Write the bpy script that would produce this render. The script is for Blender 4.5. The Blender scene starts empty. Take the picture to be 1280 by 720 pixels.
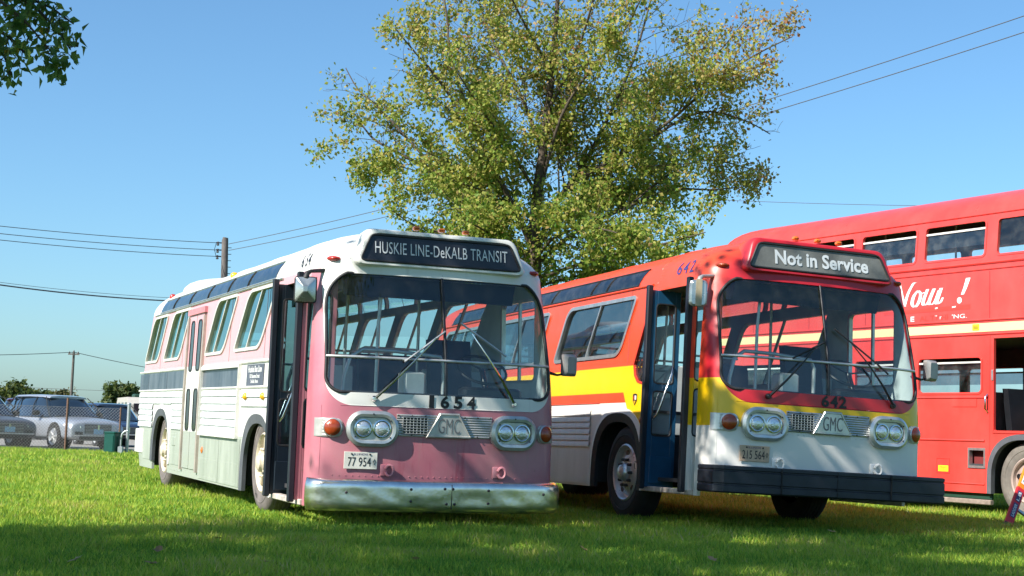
import bpy, math, random
import numpy as np
from mathutils import Matrix, Vector
PI = math.pi
random.seed(7)
RNG = np.random.default_rng(11)
scene = bpy.context.scene
COL = scene.collection

# ------------------------------------------------------------------ camera, sky, sun, exposure
CAM_H, PITCH, ROLL, FPX = 0.8963, 0.09503, 0.03339, 1914.0
cam = bpy.data.cameras.new('camera')
cam.sensor_width = 36.0
cam.lens = 36.0 * FPX / 1280.0
cam.clip_start, cam.clip_end = 0.1, 4000
cam_o = bpy.data.objects.new('camera', cam)
COL.objects.link(cam_o)
_f = Vector((0, math.cos(PITCH), math.sin(PITCH)))
_r = Vector((1, 0, 0))
_u = _r.cross(_f)
_r2 = _r * math.cos(ROLL) + _u * math.sin(ROLL)
_u2 = -_r * math.sin(ROLL) + _u * math.cos(ROLL)
_m = Matrix((_r2, _u2, -_f)).transposed().to_4x4()
_m.translation = (0, 0, CAM_H)
cam_o.matrix_world = _m
scene.camera = cam_o

SUN_AZ = Vector((-0.78, -0.62)).normalized()
SUN_EL = math.radians(40)
world = bpy.data.worlds.new('World')
scene.world = world
world.use_nodes = True
_wn = world.node_tree
_sky = _wn.nodes.new('ShaderNodeTexSky')
_sky.sky_type = 'NISHITA'
_sky.sun_disc = False
_sky.sun_elevation = SUN_EL
_sky.sun_rotation = math.atan2(SUN_AZ.x, SUN_AZ.y)
_sky.altitude = 200
_sky.air_density = 1.0
_sky.dust_density = 1.2
_sky.ozone_density = 6.0
_tint = _wn.nodes.new('ShaderNodeMix')
_tint.data_type = 'RGBA'
_tint.blend_type = 'MULTIPLY'
_tint.inputs[0].default_value = 1.0
_tint.inputs[7].default_value = (0.85, 1.045, 1.04, 1)       # one even tint over the whole sky
_wn.links.new(_sky.outputs[0], _tint.inputs[6])
_wn.links.new(_tint.outputs[2], _wn.nodes['Background'].inputs[0])
_wn.nodes['Background'].inputs[1].default_value = 0.092
sun = bpy.data.lights.new('sun', 'SUN')
sun.energy = 4.6
sun.angle = math.radians(0.5)
sun.color = (1.0, 0.95, 0.87)
sun_o = bpy.data.objects.new('sun', sun)
COL.objects.link(sun_o)
_sd = Vector((SUN_AZ.x * math.cos(SUN_EL), SUN_AZ.y * math.cos(SUN_EL), math.sin(SUN_EL)))
sun_o.rotation_euler = _sd.to_track_quat('Z', 'Y').to_euler()
vs = scene.view_settings
vs.view_transform = 'Standard'
vs.look = 'None'
vs.exposure = 0.95
vs.gamma = 1.0
vs.use_curve_mapping = False
scene.cycles.use_denoising = True
scene.cycles.max_bounces = 10
scene.cycles.transparent_max_bounces = 24
scene.cycles.caustics_reflective = False
scene.cycles.caustics_refractive = False


def ray_at(u, v, Y):
    """World point on the plane y = Y seen at pixel (u, v) of the 1280x720 photograph (layout aid)."""
    d = _r2 * ((u - 640) / FPX) + _u2 * ((360 - v) / FPX) + _f
    t = Y / d.y
    return Vector((d.x * t, Y, CAM_H + d.z * t))


# ------------------------------------------------------------------ helpers
def srgb(r, g, b):
    f = lambda c: ((c / 255) / 12.92) if c <= 10 else (((c / 255) + 0.055) / 1.055) ** 2.4
    return (f(r), f(g), f(b), 1)


class NT:
    """small wrapper to write shader maths"""
    def __init__(s, name):
        s.m = bpy.data.materials.new(name)
        s.m.use_nodes = True
        s.t = s.m.node_tree
        s.n = s.t.nodes
        s.bsdf = s.n['Principled BSDF']
        s.out = s.n['Material Output']

    def link(s, a, b):
        s.t.links.new(a, b)

    def _set(s, sock, v):
        if hasattr(v, 'is_output') or isinstance(v, bpy.types.NodeSocket):
            s.link(v, sock)
        else:
            sock.default_value = v

    def math(s, op, a, b=0.0, c=None):
        k = s.n.new('ShaderNodeMath')
        k.operation = op
        s._set(k.inputs[0], a)
        s._set(k.inputs[1], b)
        if c is not None:
            s._set(k.inputs[2], c)
        return k.outputs[0]

    def coords(s, which='Object'):
        return s.n.new('ShaderNodeTexCoord').outputs[which]

    def xyz(s, v):
        k = s.n.new('ShaderNodeSeparateXYZ')
        s.link(v, k.inputs[0])
        return k.outputs

    def mix(s, fac, a, b):
        k = s.n.new('ShaderNodeMix')
        k.data_type = 'RGBA'
        s._set(k.inputs[0], fac)
        s._set(k.inputs[6], a)
        s._set(k.inputs[7], b)
        return k.outputs[2]

    def noise(s, vec, scale, detail=3.0, rough=0.55, stretch=None):
        if stretch:
            mp = s.n.new('ShaderNodeMapping')
            mp.inputs['Scale'].default_value = stretch
            s.link(vec, mp.inputs[0])
            vec = mp.outputs[0]
        k = s.n.new('ShaderNodeTexNoise')
        s.link(vec, k.inputs['Vector'])
        k.inputs['Scale'].default_value = scale
        k.inputs['Detail'].default_value = detail
        k.inputs['Roughness'].default_value = rough
        return k.outputs[0]

    def ramp(s, fac, stops):
        k = s.n.new('ShaderNodeValToRGB')
        e = k.color_ramp.elements
        while len(e) < len(stops):
            e.new(0.5)
        for el, (p, c) in zip(e, stops):
            el.position = p
            el.color = c if len(c) == 4 else (*c, 1)
        s.link(fac, k.inputs[0])
        return k.outputs[0]

    def smooth(s, v, a, b):
        k = s.n.new('ShaderNodeMapRange')
        k.interpolation_type = 'SMOOTHSTEP'
        s._set(k.inputs[0], v)
        k.inputs[1].default_value = a
        k.inputs[2].default_value = b
        return k.outputs[0]

    def bump(s, h, strength=0.3, dist=0.01):
        k = s.n.new('ShaderNodeBump')
        k.inputs['Strength'].default_value = strength
        k.inputs['Distance'].default_value = dist
        s.link(h, k.inputs['Height'])
        s.link(k.outputs[0], s.bsdf.inputs['Normal'])

    def P(s, **kw):
        nm = dict(color='Base Color', rough='Roughness', metal='Metallic', spec='Specular IOR Level', coat='Coat Weight',
                  coatr='Coat Roughness', sss='Subsurface Weight', emit='Emission Color', emits='Emission Strength', trans='Transmission Weight', ior='IOR')
        for k, v in kw.items():
            s._set(s.bsdf.inputs[nm[k]], v)
        return s.m


def simple(name, color, rough=0.5, metal=0.0, var=0.12, scale=6.0, bump=0.0, bscale=40, spec=0.5, coat=0.0):
    """principled with a worn, slightly uneven colour and gloss"""
    t = NT(name)
    co = t.coords()
    n = t.noise(co, scale, 5, 0.6)
    dark = tuple(c * (1 - var) for c in color[:3]) + (1,)
    lite = tuple(min(1, c * (1 + var * 0.6)) for c in color[:3]) + (1,)
    col = t.ramp(n, [(0.3, dark), (0.7, lite)])
    rr = t.math('MULTIPLY_ADD', t.noise(co, scale * 2.7, 3), 0.18, rough - 0.09)
    if bump:
        t.bump(t.noise(co, bscale, 4), bump, 0.01)
    return t.P(color=col, rough=rr, metal=metal, spec=spec, coat=coat)


def glass(name, tint, refl, rough=0.02, dirt=0.04, gloss=(0.95, 0.97, 1, 1)):
    t = NT(name)
    t.n.remove(t.bsdf)
    tr = t.n.new('ShaderNodeBsdfTransparent')
    tr.inputs[0].default_value = tint
    gl = t.n.new('ShaderNodeBsdfGlossy')
    gl.inputs['Roughness'].default_value = rough
    gl.inputs['Color'].default_value = gloss
    lw = t.n.new('ShaderNodeLayerWeight')
    lw.inputs[0].default_value = 0.5
    fac = t.math('ADD', t.math('MULTIPLY', t.math('POWER', lw.outputs['Facing'], 5.0), 0.92), refl + 0.045)
    fac = t.math('MINIMUM', fac, 1.0)
    co = t.coords()
    t2 = t.n.new('ShaderNodeBump')
    t2.inputs['Strength'].default_value = 0.02
    t2.inputs['Distance'].default_value = 0.02
    t.link(t.noise(co, 1.7, 2), t2.inputs['Height'])
    t.link(t2.outputs[0], gl.inputs['Normal'])
    mx = t.n.new('ShaderNodeMixShader')
    t.link(fac, mx.inputs[0])
    t.link(tr.outputs[0], mx.inputs[1])
    t.link(gl.outputs[0], mx.inputs[2])
    df = t.n.new('ShaderNodeBsdfDiffuse')
    df.inputs[0].default_value = (0.55, 0.55, 0.5, 1)
    mx2 = t.n.new('ShaderNodeMixShader')
    d = t.math('MULTIPLY', t.smooth(t.noise(co, 5, 6, 0.7), 0.35, 0.8), dirt * 2)
    t.link(d, mx2.inputs[0])
    t.link(mx.outputs[0], mx2.inputs[1])
    t.link(df.outputs[0], mx2.inputs[2])
    t.link(mx2.outputs[0], t.out.inputs[0])
    return t.m


class MB:
    """collects shapes into one mesh"""
    def __init__(s):
        s.v, s.f, s.mi = [], [], []

    def add(s, verts, faces, M=None, mi=0):
        b = len(s.v)
        for p in verts:
            s.v.append(tuple(M @ Vector(p)) if M else tuple(p))
        for f in faces:
            s.f.append(tuple(i + b for i in f))
            s.mi.append(mi)
        return s

    def box(s, x0, x1, y0, y1, z0, z1, M=None, mi=0):
        v = [(x, y, z) for z in (z0, z1) for y in (y0, y1) for x in (x0, x1)]
        return s.add(v, [(0, 2, 3, 1), (4, 5, 7, 6), (0, 1, 5, 4), (2, 6, 7, 3), (0, 4, 6, 2), (1, 3, 7, 5)], M, mi)

    def bbox(s, x0, x1, y0, y1, z0, z1, b=0.01, M=None, mi=0):
        """box with chamfered edges: stacked inset outlines"""
        rings = []
        for z, i in ((z0, b), (z0 + b, 0), (z1 - b, 0), (z1, b)):
            c = b
            X0, X1, Y0, Y1 = x0 + i, x1 - i, y0 + i, y1 - i
            rings.append([(X0 + c, Y0, z), (X1 - c, Y0, z), (X1, Y0 + c, z), (X1, Y1 - c, z), (X1 - c, Y1, z), (X0 + c, Y1, z), (X0, Y1 - c, z), (X0, Y0 + c, z)])
        return s.loft(rings, True, True, True, M, mi)

    def loft(s, rings, closed=True, cap0=False, cap1=False, M=None, mi=0):
        n = len(rings[0])
        v = [p for r in rings for p in r]
        f = []
        for k in range(len(rings) - 1):
            for i in range(n if closed else n - 1):
                j = (i + 1) % n
                f.append((k * n + i, k * n + j, (k + 1) * n + j, (k + 1) * n + i))
        if cap0:
            f.append(tuple(range(n - 1, -1, -1)))
        if cap1:
            f.append(tuple((len(rings) - 1) * n + i for i in range(n)))
        return s.add(v, f, M, mi)

    def prism(s, poly, axis, a, b, M=None, mi=0):
        """extrude a 2D polygon along axis 0/1/2 from a to b"""
        def mk(p, t):
            l = [p[0], p[1]]
            l.insert(axis, t)
            return tuple(l)
        return s.loft([[mk(p, a) for p in poly], [mk(p, b) for p in poly]], True, True, True, M, mi)

    def tube(s, pts, r, n=8, closed=False, M=None, mi=0, caps=True):
        pts = [Vector(p) for p in pts]
        m = len(pts)
        rad = r if isinstance(r, (list, tuple)) else [r] * m
        rings = []
        prev = None
        for i, p in enumerate(pts):
            if closed:
                t = pts[(i + 1) % m] - pts[i - 1]
            else:
                t = pts[min(i + 1, m - 1)] - pts[max(i - 1, 0)]
            if t.length < 1e-9:
                t = Vector((0, 0, 1))
            t.normalize()
            if prev is None:
                up = Vector((0, 0, 1)) if abs(t.z) < 0.9 else Vector((1, 0, 0))
                a = t.cross(up).normalized()
            else:
                a = (prev - t * prev.dot(t))
                a = a.normalized() if a.length > 1e-6 else t.orthogonal().normalized()
            prev = a
            b = t.cross(a)
            rings.append([tuple(p + (a * math.cos(2 * PI * k / n) + b * math.sin(2 * PI * k / n)) * rad[i]) for k in range(n)])
        if closed:
            rings.append(rings[0])
        return s.loft(rings, True, caps and not closed, caps and not closed, M, mi)

    def lathe(s, prof, n=24, M=None, mi=0, cap0=True, cap1=True):
        """profile [(radius, height)] about local Z"""
        rings = [[(r * math.cos(2 * PI * k / n), r * math.sin(2 * PI * k / n), h) for k in range(n)] for r, h in prof]
        return s.loft(rings, True, cap0, cap1, M, mi)

    def build(s, name, mats, parent=None, smooth=None, M=None):
        me = bpy.data.meshes.new(name)
        me.from_pydata(s.v, [], s.f)
        if not isinstance(mats, (list, tuple)):
            mats = [mats]
        for m in mats:
            me.materials.append(m)
        if any(s.mi):
            me.polygons.foreach_set('material_index', s.mi)
        fix_normals(me)
        if smooth is not None:
            me.polygons.foreach_set('use_smooth', [True] * len(me.polygons))
            me.set_sharp_from_angle(angle=math.radians(smooth))
        me.update()
        return link(name, me, parent, M)


def refine(me):
    """split flat lettering finely so that it can be bent onto a curved panel"""
    import bmesh
    bm = bmesh.new()
    bm.from_mesh(me)
    bmesh.ops.triangulate(bm, faces=bm.faces)
    for _ in range(2):
        bmesh.ops.subdivide_edges(bm, edges=bm.edges[:], cuts=1, use_grid_fill=True)
        bmesh.ops.triangulate(bm, faces=bm.faces)
    bm.to_mesh(me)
    bm.free()


def fix_normals(me):
    import bmesh
    bm = bmesh.new()
    bm.from_mesh(me)
    bmesh.ops.recalc_face_normals(bm, faces=bm.faces)
    bm.to_mesh(me)
    bm.free()


def link(name, data, parent=None, M=None):
    o = bpy.data.objects.new(name, data)
    COL.objects.link(o)
    if parent:
        o.parent = parent
    if M is not None:
        o.matrix_local = M
    return o


def empty(name, M=None):
    o = bpy.data.objects.new(name, None)
    COL.objects.link(o)
    o.empty_display_size = 0.3
    if M is not None:
        o.matrix_world = M
    return o


def tag(o, label=None, cat=None, group=None, kind=None):
    for k, v in (('label', label), ('category', cat), ('group', group), ('kind', kind)):
        if v:
            o[k] = v
    return o


def copy_tree(o, parent=None):
    c = o.copy()
    COL.objects.link(c)
    if parent:
        c.parent = parent
    for ch in [x for x in bpy.data.objects if x.parent == o]:
        copy_tree(ch, c)
    return c


def text_mesh(name, body, mat, parent, M, w=None, h=None, shear=0.0, extrude=0.002, bold=0.0, space=1.0, align='CENTER'):
    """flat lettering: built with the built-in font, fitted to w x h metres, centred at M"""
    cu = bpy.data.curves.new('lettering', 'FONT')
    cu.body = body
    cu.shear = shear
    cu.offset = bold
    cu.space_character = space
    cu.resolution_u = 3
    cu.align_x = 'CENTER'
    t = bpy.data.objects.new('lettering', cu)
    COL.objects.link(t)
    dg = bpy.context.evaluated_depsgraph_get()
    me = bpy.data.meshes.new_from_object(t.evaluated_get(dg))
    bpy.data.objects.remove(t)
    co = np.empty(len(me.vertices) * 3)
    me.vertices.foreach_get('co', co)
    co = co.reshape(-1, 3)
    mn, mx = co.min(0), co.max(0)
    sx = w / (mx[0] - mn[0]) if w else None
    sy = h / (mx[1] - mn[1]) if h else None
    sx = sx or sy
    sy = sy or sx
    co[:, 0] = (co[:, 0] - (mn[0] + mx[0]) / 2) * sx
    co[:, 1] = (co[:, 1] - (mn[1] + mx[1]) / 2) * sy
    me.vertices.foreach_set('co', co.ravel())
    me.materials.clear()
    me.materials.append(mat)
    me.update()
    return link(name, me, parent, M)


def rrect(x0, x1, y0, y1, r, n=5, shear=0.0):
    """rounded rectangle outline; r one radius or four (bl, br, tr, tl); shear shifts x with y"""
    rs = r if isinstance(r, (tuple, list)) else (r,) * 4
    out = []
    for (cx, cy, a0), rr in zip(((x0, y0, PI), (x1, y0, 1.5 * PI), (x1, y1, 0), (x0, y1, PI / 2)), rs):
        ox = cx + (rr if cx == x0 else -rr)
        oy = cy + (rr if cy == y0 else -rr)
        for k in range(n + 1):
            a = a0 + PI / 2 * k / n
            px, py = ox + rr * math.cos(a), oy + rr * math.sin(a)
            out.append((px + shear * (py - y0), py))
    return out


def scale_poly(poly, d):
    """inset (d>0) a polygon along its vertex normals"""
    n = len(poly)
    area = sum(poly[i][0] * poly[(i + 1) % n][1] - poly[(i + 1) % n][0] * poly[i][1] for i in range(n))
    sgn = 1 if area > 0 else -1
    out = []
    for i in range(n):
        ax, ay = poly[i - 1]
        bx, by = poly[(i + 1) % n]
        tx, ty = bx - ax, by - ay
        l = math.hypot(tx, ty) or 1
        out.append((poly[i][0] - ty / l * d * sgn, poly[i][1] + tx / l * d * sgn))
    return out


# frames: columns are right, up, normal
def frame(o, right, up, nrm):
    m = Matrix((Vector(right), Vector(up), Vector(nrm))).transposed().to_4x4()
    m.translation = o
    return m


# ------------------------------------------------------------------ shared materials
M_ = {}
M_['chrome'] = simple('chrome', (0.78, 0.78, 0.78, 1), 0.13, 1.0, 0.1, 5, 0.05, 9)
M_['alu'] = simple('aluminium', (0.62, 0.62, 0.6, 1), 0.38, 0.85, 0.18, 9, 0.03, 60)
M_['satin'] = simple('satin metal', (0.55, 0.56, 0.56, 1), 0.45, 0.6, 0.15, 8)
M_['rubber'] = simple('black rubber', (0.018, 0.018, 0.02, 1), 0.6, 0, 0.3, 12, 0.1, 60)
M_['black'] = simple('black paint', (0.012, 0.013, 0.016, 1), 0.35, 0, 0.3, 6)
M_['dark'] = simple('dark underside', (0.02, 0.02, 0.02, 1), 0.85, 0, 0.3, 5)
M_['seat'] = simple('dark seat vinyl', (0.025, 0.03, 0.04, 1), 0.5, 0, 0.25, 8)
M_['amber'] = simple('amber lens', (0.75, 0.17, 0.02, 1), 0.2, 0, 0.2, 30, coat=0.6)
M_['orange_lens'] = simple('deep orange lens', (0.34, 0.05, 0.012, 1), 0.22, 0, 0.25, 30, 0.25, 130, coat=0.6)
M_['red_lens'] = simple('red lens', (0.42, 0.03, 0.02, 1), 0.25, 0, 0.2, 30, coat=0.5)
M_['yellow_lens'] = simple('yellow lens', (0.8, 0.42, 0.02, 1), 0.25, 0, 0.2, 30, coat=0.5)
M_['lamp'] = simple('headlamp glass', (0.75, 0.78, 0.8, 1), 0.12, 0.75, 0.2, 25, 0.5, 60)
M_['plate'] = simple('licence plate', (0.7, 0.68, 0.6, 1), 0.5, 0, 0.1, 20)
M_['plate_tan'] = simple('faded licence plate', (0.55, 0.38, 0.26, 1), 0.55, 0, 0.15, 20)
M_['white_letter'] = simple('white lettering', (0.8, 0.8, 0.78, 1), 0.5, 0, 0.05)
M_['grey_letter'] = simple('pale lettering', (0.62, 0.64, 0.66, 1), 0.5, 0, 0.05)
M_['black_letter'] = simple('black lettering', (0.01, 0.01, 0.015, 1), 0.45, 0, 0.1)
M_['blue_letter'] = simple('blue lettering', (0.05, 0.04, 0.16, 1), 0.45, 0, 0.1)
M_['windshield'] = glass('windshield glass', (0.84, 0.92, 0.91, 1), 0.015, 0.0, 0.015)
M_['side_glass'] = glass('teal side glass', (0.42, 0.72, 0.76, 1), 0.42, 0.015, 0.02, (0.55, 0.80, 0.84, 1))
M_['blue_glass'] = glass('smoked side glass', (0.20, 0.30, 0.38, 1), 0.16, 0.015, 0.02, (0.75, 0.88, 0.95, 1))
M_['standee'] = glass('dark upper glass', (0.12, 0.17, 0.25, 1), 0.05, 0.03, 0.03)
M_['far_glass'] = glass('pale green side glass', (0.78, 0.90, 0.90, 1), 0.03, 0.0, 0.02)
M_['clear'] = glass('clear glass', (0.86, 0.9, 0.92, 1), 0.03, 0.0, 0.04)
M_['sign_glass'] = simple('destination blind', (0.022, 0.024, 0.032, 1), 0.3, 0, 0.35, 5)
M_['sign_grey'] = simple('grey destination blind', (0.17, 0.17, 0.155, 1), 0.3, 0, 0.45, 3)
M_['tyre'] = simple('dusty tyre', (0.16, 0.135, 0.125, 1), 0.8, 0, 0.35, 7, 0.15, 50)
M_['tyre_dark'] = simple('dark tyre', (0.022, 0.022, 0.023, 1), 0.7, 0, 0.3, 7, 0.15, 50)
M_['tyre_grey'] = simple('grey dusty tyre', (0.17, 0.15, 0.13, 1), 0.85, 0, 0.3, 7, 0.15, 50)
M_['rim_cream'] = simple('cream painted rim', (0.62, 0.54, 0.42, 1), 0.5, 0, 0.3, 9)
M_['rim_alu'] = simple('polished rim', (0.68, 0.68, 0.68, 1), 0.3, 0.55, 0.15, 9)
M_['nut'] = simple('wheel nut', (0.06, 0.05, 0.05, 1), 0.45, 0.5, 0.3, 30)
M_['interior_grey'] = simple('grey interior', (0.52, 0.56, 0.56, 1), 0.6, 0, 0.15, 4)
M_['interior_light'] = simple('light interior', (0.32, 0.36, 0.36, 1), 0.6, 0, 0.15, 4)
M_['floor_rubber'] = simple('rubber floor', (0.04, 0.04, 0.045, 1), 0.7, 0, 0.2, 8)
M_['blue_paint'] = simple('blue door paint', (0.012, 0.075, 0.16, 1), 0.35, 0, 0.2, 6)
M_['brown'] = simple('brown panel', (0.10, 0.06, 0.05, 1), 0.6, 0, 0.3, 6)


def paint_finish(t, col, co, rough=0.32, grime=0.5):
    """dust towards worn places plus chips and an uneven clear coat"""
    n1 = t.noise(co, 1.6, 6, 0.62, (1, 1, 0.45))
    n2 = t.noise(co, 22, 4, 0.6)
    dust = t.math('MULTIPLY', t.smooth(n1, 0.42, 0.75), 0.22 * grime)
    col = t.mix(dust, col, (0.42, 0.38, 0.33, 1))
    stk = t.noise(co, 1.0, 5, 0.7, (14, 14, 0.9))
    col = t.mix(t.math('MULTIPLY', t.smooth(stk, 0.56, 0.78), 0.30 * grime), col, (0.30, 0.24, 0.19, 1))
    chip = t.math('MULTIPLY', t.smooth(n2, 0.68, 0.74), 0.55 * grime)
    col = t.mix(chip, col, (0.22, 0.15, 0.12, 1))
    rr = t.math('MULTIPLY_ADD', t.noise(co, 5, 4), 0.25, rough - 0.1)
    t.bump(t.noise(co, 2.2, 2), 0.09, 0.03)
    return t.P(color=col, rough=rr, coat=0.25, coatr=0.12)


def front_mask(t, o, z0, z1, hy, r, xmin):
    ay = t.math('ABSOLUTE', o[1])
    dz = t.math('ABSOLUTE', t.math('SUBTRACT', o[2], (z0 + z1) / 2))
    qy = t.math('MAXIMUM', t.math('SUBTRACT', ay, hy - r), 0)
    qz = t.math('MAXIMUM', t.math('SUBTRACT', dz, (z1 - z0) / 2 - r), 0)
    d = t.math('SQRT', t.math('ADD', t.math('MULTIPLY', qy, qy), t.math('MULTIPLY', qz, qz)))
    return t.math('MULTIPLY', t.math('LESS_THAN', d, r), t.math('GREATER_THAN', o[0], xmin))


def pink_paint():
    t = NT('faded pink and white bus paint')
    co = t.coords()
    o = t.xyz(co)
    WHITE, PINK, GREY = (0.74, 0.73, 0.68, 1), (0.48, 0.145, 0.19, 1), (0.36, 0.39, 0.34, 1)
    # faded pink: pale blotches, and vertical streaks of deeper old colour on the nose
    fade = t.smooth(t.noise(co, 2.0, 5, 0.6), 0.3, 0.75)
    pink = t.mix(fade, PINK, (0.52, 0.21, 0.24, 1))
    st = t.noise(co, 1.0, 5, 0.7, (4, 8, 1.3))
    nose = t.math('MULTIPLY', t.math('GREATER_THAN', o[0], -0.3), t.math('LESS_THAN', o[2], 1.0))
    st = t.math('MULTIPLY', t.smooth(st, 0.52, 0.70), t.math('MULTIPLY', nose, 0.7))
    ctr = t.smooth(t.math('ABSOLUTE', t.math('SUBTRACT', o[1], -0.05)), 0.75, 0.1)
    st = t.math('MULTIPLY', st, ctr)
    pink = t.mix(st, pink, (0.38, 0.03, 0.07, 1))
    zp = t.math('GREATER_THAN', o[2], 1.665)
    pink = t.mix(t.math('MULTIPLY', t.math('LESS_THAN', o[0], -0.64), 0.68), pink, (0.76, 0.44, 0.46, 1))
    fr = t.math('GREATER_THAN', o[0], -0.64)
    side = t.mix(t.math('GREATER_THAN', o[2], 0.83), GREY, WHITE)
    col = t.mix(t.math('MAXIMUM', zp, fr), side, pink)
    m = front_mask(t, o, 1.195, 2.75, 1.135, 0.24, -0.5)
    roof = t.math('GREATER_THAN', o[2], 2.485)
    col = t.mix(t.math('MAXIMUM', m, roof), col, WHITE)
    # roof rust and streaks
    rs = t.smooth(t.noise(co, 3.0, 6, 0.7, (1, 1, 0.5)), 0.66, 0.8)
    rust = t.math('MULTIPLY', t.math('MULTIPLY', rs, 0.5), t.math('GREATER_THAN', o[2], 2.45))
    col = t.mix(rust, col, (0.30, 0.17, 0.10, 1))
    return paint_finish(t, col, co, 0.45, 0.9)


def red_paint():
    t = NT('red yellow and white bus paint')
    co = t.coords()
    o = t.xyz(co)
    RED, YEL, WHITE, STRIPE = (0.73, 0.064, 0.018, 1), (0.83, 0.50, 0.0, 1), (0.72, 0.70, 0.66, 1), (0.75, 0.06, 0.015, 1)
    red = t.mix(t.smooth(t.math('ADD', o[0], t.math('MULTIPLY', o[2], 0.0)), -0.55, -0.3), RED, (0.50, 0.012, 0.022, 1))  # nose turns deeper crimson: the shade on the front is put into the colour
    xf = t.math('GREATER_THAN', o[0], -1.2)
    zt = t.math('SUBTRACT', 1.61, t.math('MULTIPLY', xf, 0.19))
    up = t.math('GREATER_THAN', o[2], zt)
    # yellow comes down to 0.95 ahead of a slanting line near the front wheel
    ed = t.math('MULTIPLY_ADD', o[2], -0.62, -1.53)
    ahead = t.math('GREATER_THAN', o[0], ed)
    low = t.math('SUBTRACT', 1.20, t.math('MULTIPLY', ahead, 0.255))
    yel = t.math('GREATER_THAN', o[2], low)
    col = t.mix(yel, WHITE, YEL)
    stripe = t.math('MULTIPLY', t.math('MULTIPLY', t.math('GREATER_THAN', o[2], 1.20), t.math('LESS_THAN', o[2], 1.315)), t.math('LESS_THAN', o[0], ed))
    col = t.mix(stripe, col, STRIPE)
    col = t.mix(up, col, red)
    m = front_mask(t, o, 1.185, 2.75, 1.135, 0.30, -0.5)
    col = t.mix(m, col, red)
    return paint_finish(t, col, co, 0.36, 0.12)


# ------------------------------------------------------------------ ground
def ground():
    t = NT('lawn soil and thatch')
    co = t.coords()
    n = t.noise(co, 0.35, 6, 0.6)
    n2 = t.noise(co, 9, 5, 0.7)
    c = t.ramp(n, [(0.3, (0.07, 0.13, 0.018)), (0.7, (0.14, 0.20, 0.03))])
    c = t.mix(t.smooth(n2, 0.5, 0.8), c, (0.10, 0.11, 0.03, 1))
    t.bump(n2, 0.6, 0.05)
    m = t.P(color=c, rough=0.9, spec=0.1)
    mb = MB()
    S = 2500
    xs = [-S, -60, -20, 0, 20, 60, S]
    ys = [-S, -20, 8, 20, 45, 120, S]
    v = [(x, y, 0) for y in ys for x in xs]
    f = [(j * 7 + i, j * 7 + i + 1, (j + 1) * 7 + i + 1, (j + 1) * 7 + i) for j in range(6) for i in range(6)]
    mb.add(v, f)
    o = mb.build('ground', m)
    tag(o, 'mown lawn ground running out to the horizon', None, None, 'structure')
    # gravel lot behind the fence
    t = NT('pale gravel')
    co = t.coords()
    n = t.noise(co, 30, 5, 0.7)
    t.bump(n, 0.5, 0.03)
    m2 = t.P(color=t.ramp(n, [(0.3, (0.16, 0.15, 0.13)), (0.7, (0.32, 0.30, 0.27))]), rough=0.9)
    o = MB().add([(-60, 43.6, 0.004), (6, 44.4, 0.004), (20, 80, 0.004), (-70, 80, 0.004)], [(0, 1, 2, 3)]).build('parking_lot', m2)
    tag(o, 'pale gravel parking lot behind the chain link fence', None, None, 'structure')


def blades(Y0, Y1, dens, h, w, segs, seed):
    r = np.random.default_rng(seed)
    # trapezoid of lawn in front of the camera, widened for a step to the side
    a = 0.37
    N = int(dens * (a * (Y1 ** 2 - Y0 ** 2) + 3.0 * (Y1 - Y0)))
    Y = np.sqrt(r.uniform(Y0 ** 2, Y1 ** 2, N))
    X = r.uniform(-1, 1, N) * (a * Y + 1.5)
    clump = 0.5 + 0.5 * np.sin(X * 2.3 + 1.7 * np.sin(Y * 1.9)) * np.sin(Y * 2.9 + 1.3 * np.sin(X * 1.3))
    H = h * (0.35 + 0.95 * r.random(N) ** 1.6) * (0.65 + 0.7 * clump)
    ang = r.uniform(0, 2 * PI, N)
    lean = r.uniform(0.1, 0.9, N) * H
    la = r.uniform(0, 2 * PI, N)
    dx, dy = np.cos(ang) * w / 2, np.sin(ang) * w / 2
    lx, ly = np.cos(la) * lean, np.sin(la) * lean
    Z0 = np.full(N, -0.003)
    P = [np.stack([X - dx, Y - dy, Z0], 1), np.stack([X + dx, Y + dy, Z0], 1)]
    if segs == 2:
        P += [np.stack([X - dx * 0.7 + lx * 0.35, Y - dy * 0.7 + ly * 0.35, H * 0.6], 1), np.stack([X + dx * 0.7 + lx * 0.35, Y + dy * 0.7 + ly * 0.35, H * 0.6], 1)]
    P.append(np.stack([X + lx, Y + ly, H], 1))
    k = len(P)
    V = np.stack(P, 1).reshape(-1, 3)
    b = (np.arange(N) * k)[:, None]
    F = (b + np.array([[0, 1, 3], [0, 3, 2], [2, 3, 4]]).reshape(1, -1)) if segs == 2 else (b + np.array([[0, 1, 2]]))
    col = np.repeat(np.clip(r.normal(0.5, 0.2, N) + (clump - 0.5) * 0.25, 0, 1), k)
    return V, F.reshape(-1, 3), col


def tri_mesh(name, V, F, mat, attr=None, parent=None, smooth=False):
    me = bpy.data.meshes.new(name)
    me.vertices.add(len(V))
    me.vertices.foreach_set('co', np.ascontiguousarray(V, dtype=np.float32).ravel())
    nf = len(F)
    me.loops.add(nf * 3)
    me.loops.foreach_set('vertex_index', np.ascontiguousarray(F, dtype=np.int32).ravel())
    me.polygons.add(nf)
    me.polygons.foreach_set('loop_start', np.arange(0, nf * 3, 3, dtype=np.int32))
    me.update(calc_edges=True)
    if attr is not None:
        a = me.attributes.new('tone', 'FLOAT', 'POINT')
        a.data.foreach_set('value', np.ascontiguousarray(attr, dtype=np.float32))
    me.materials.append(mat)
    if smooth:
        me.polygons.foreach_set('use_smooth', [True] * nf)
    return link(name, me, parent)


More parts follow.
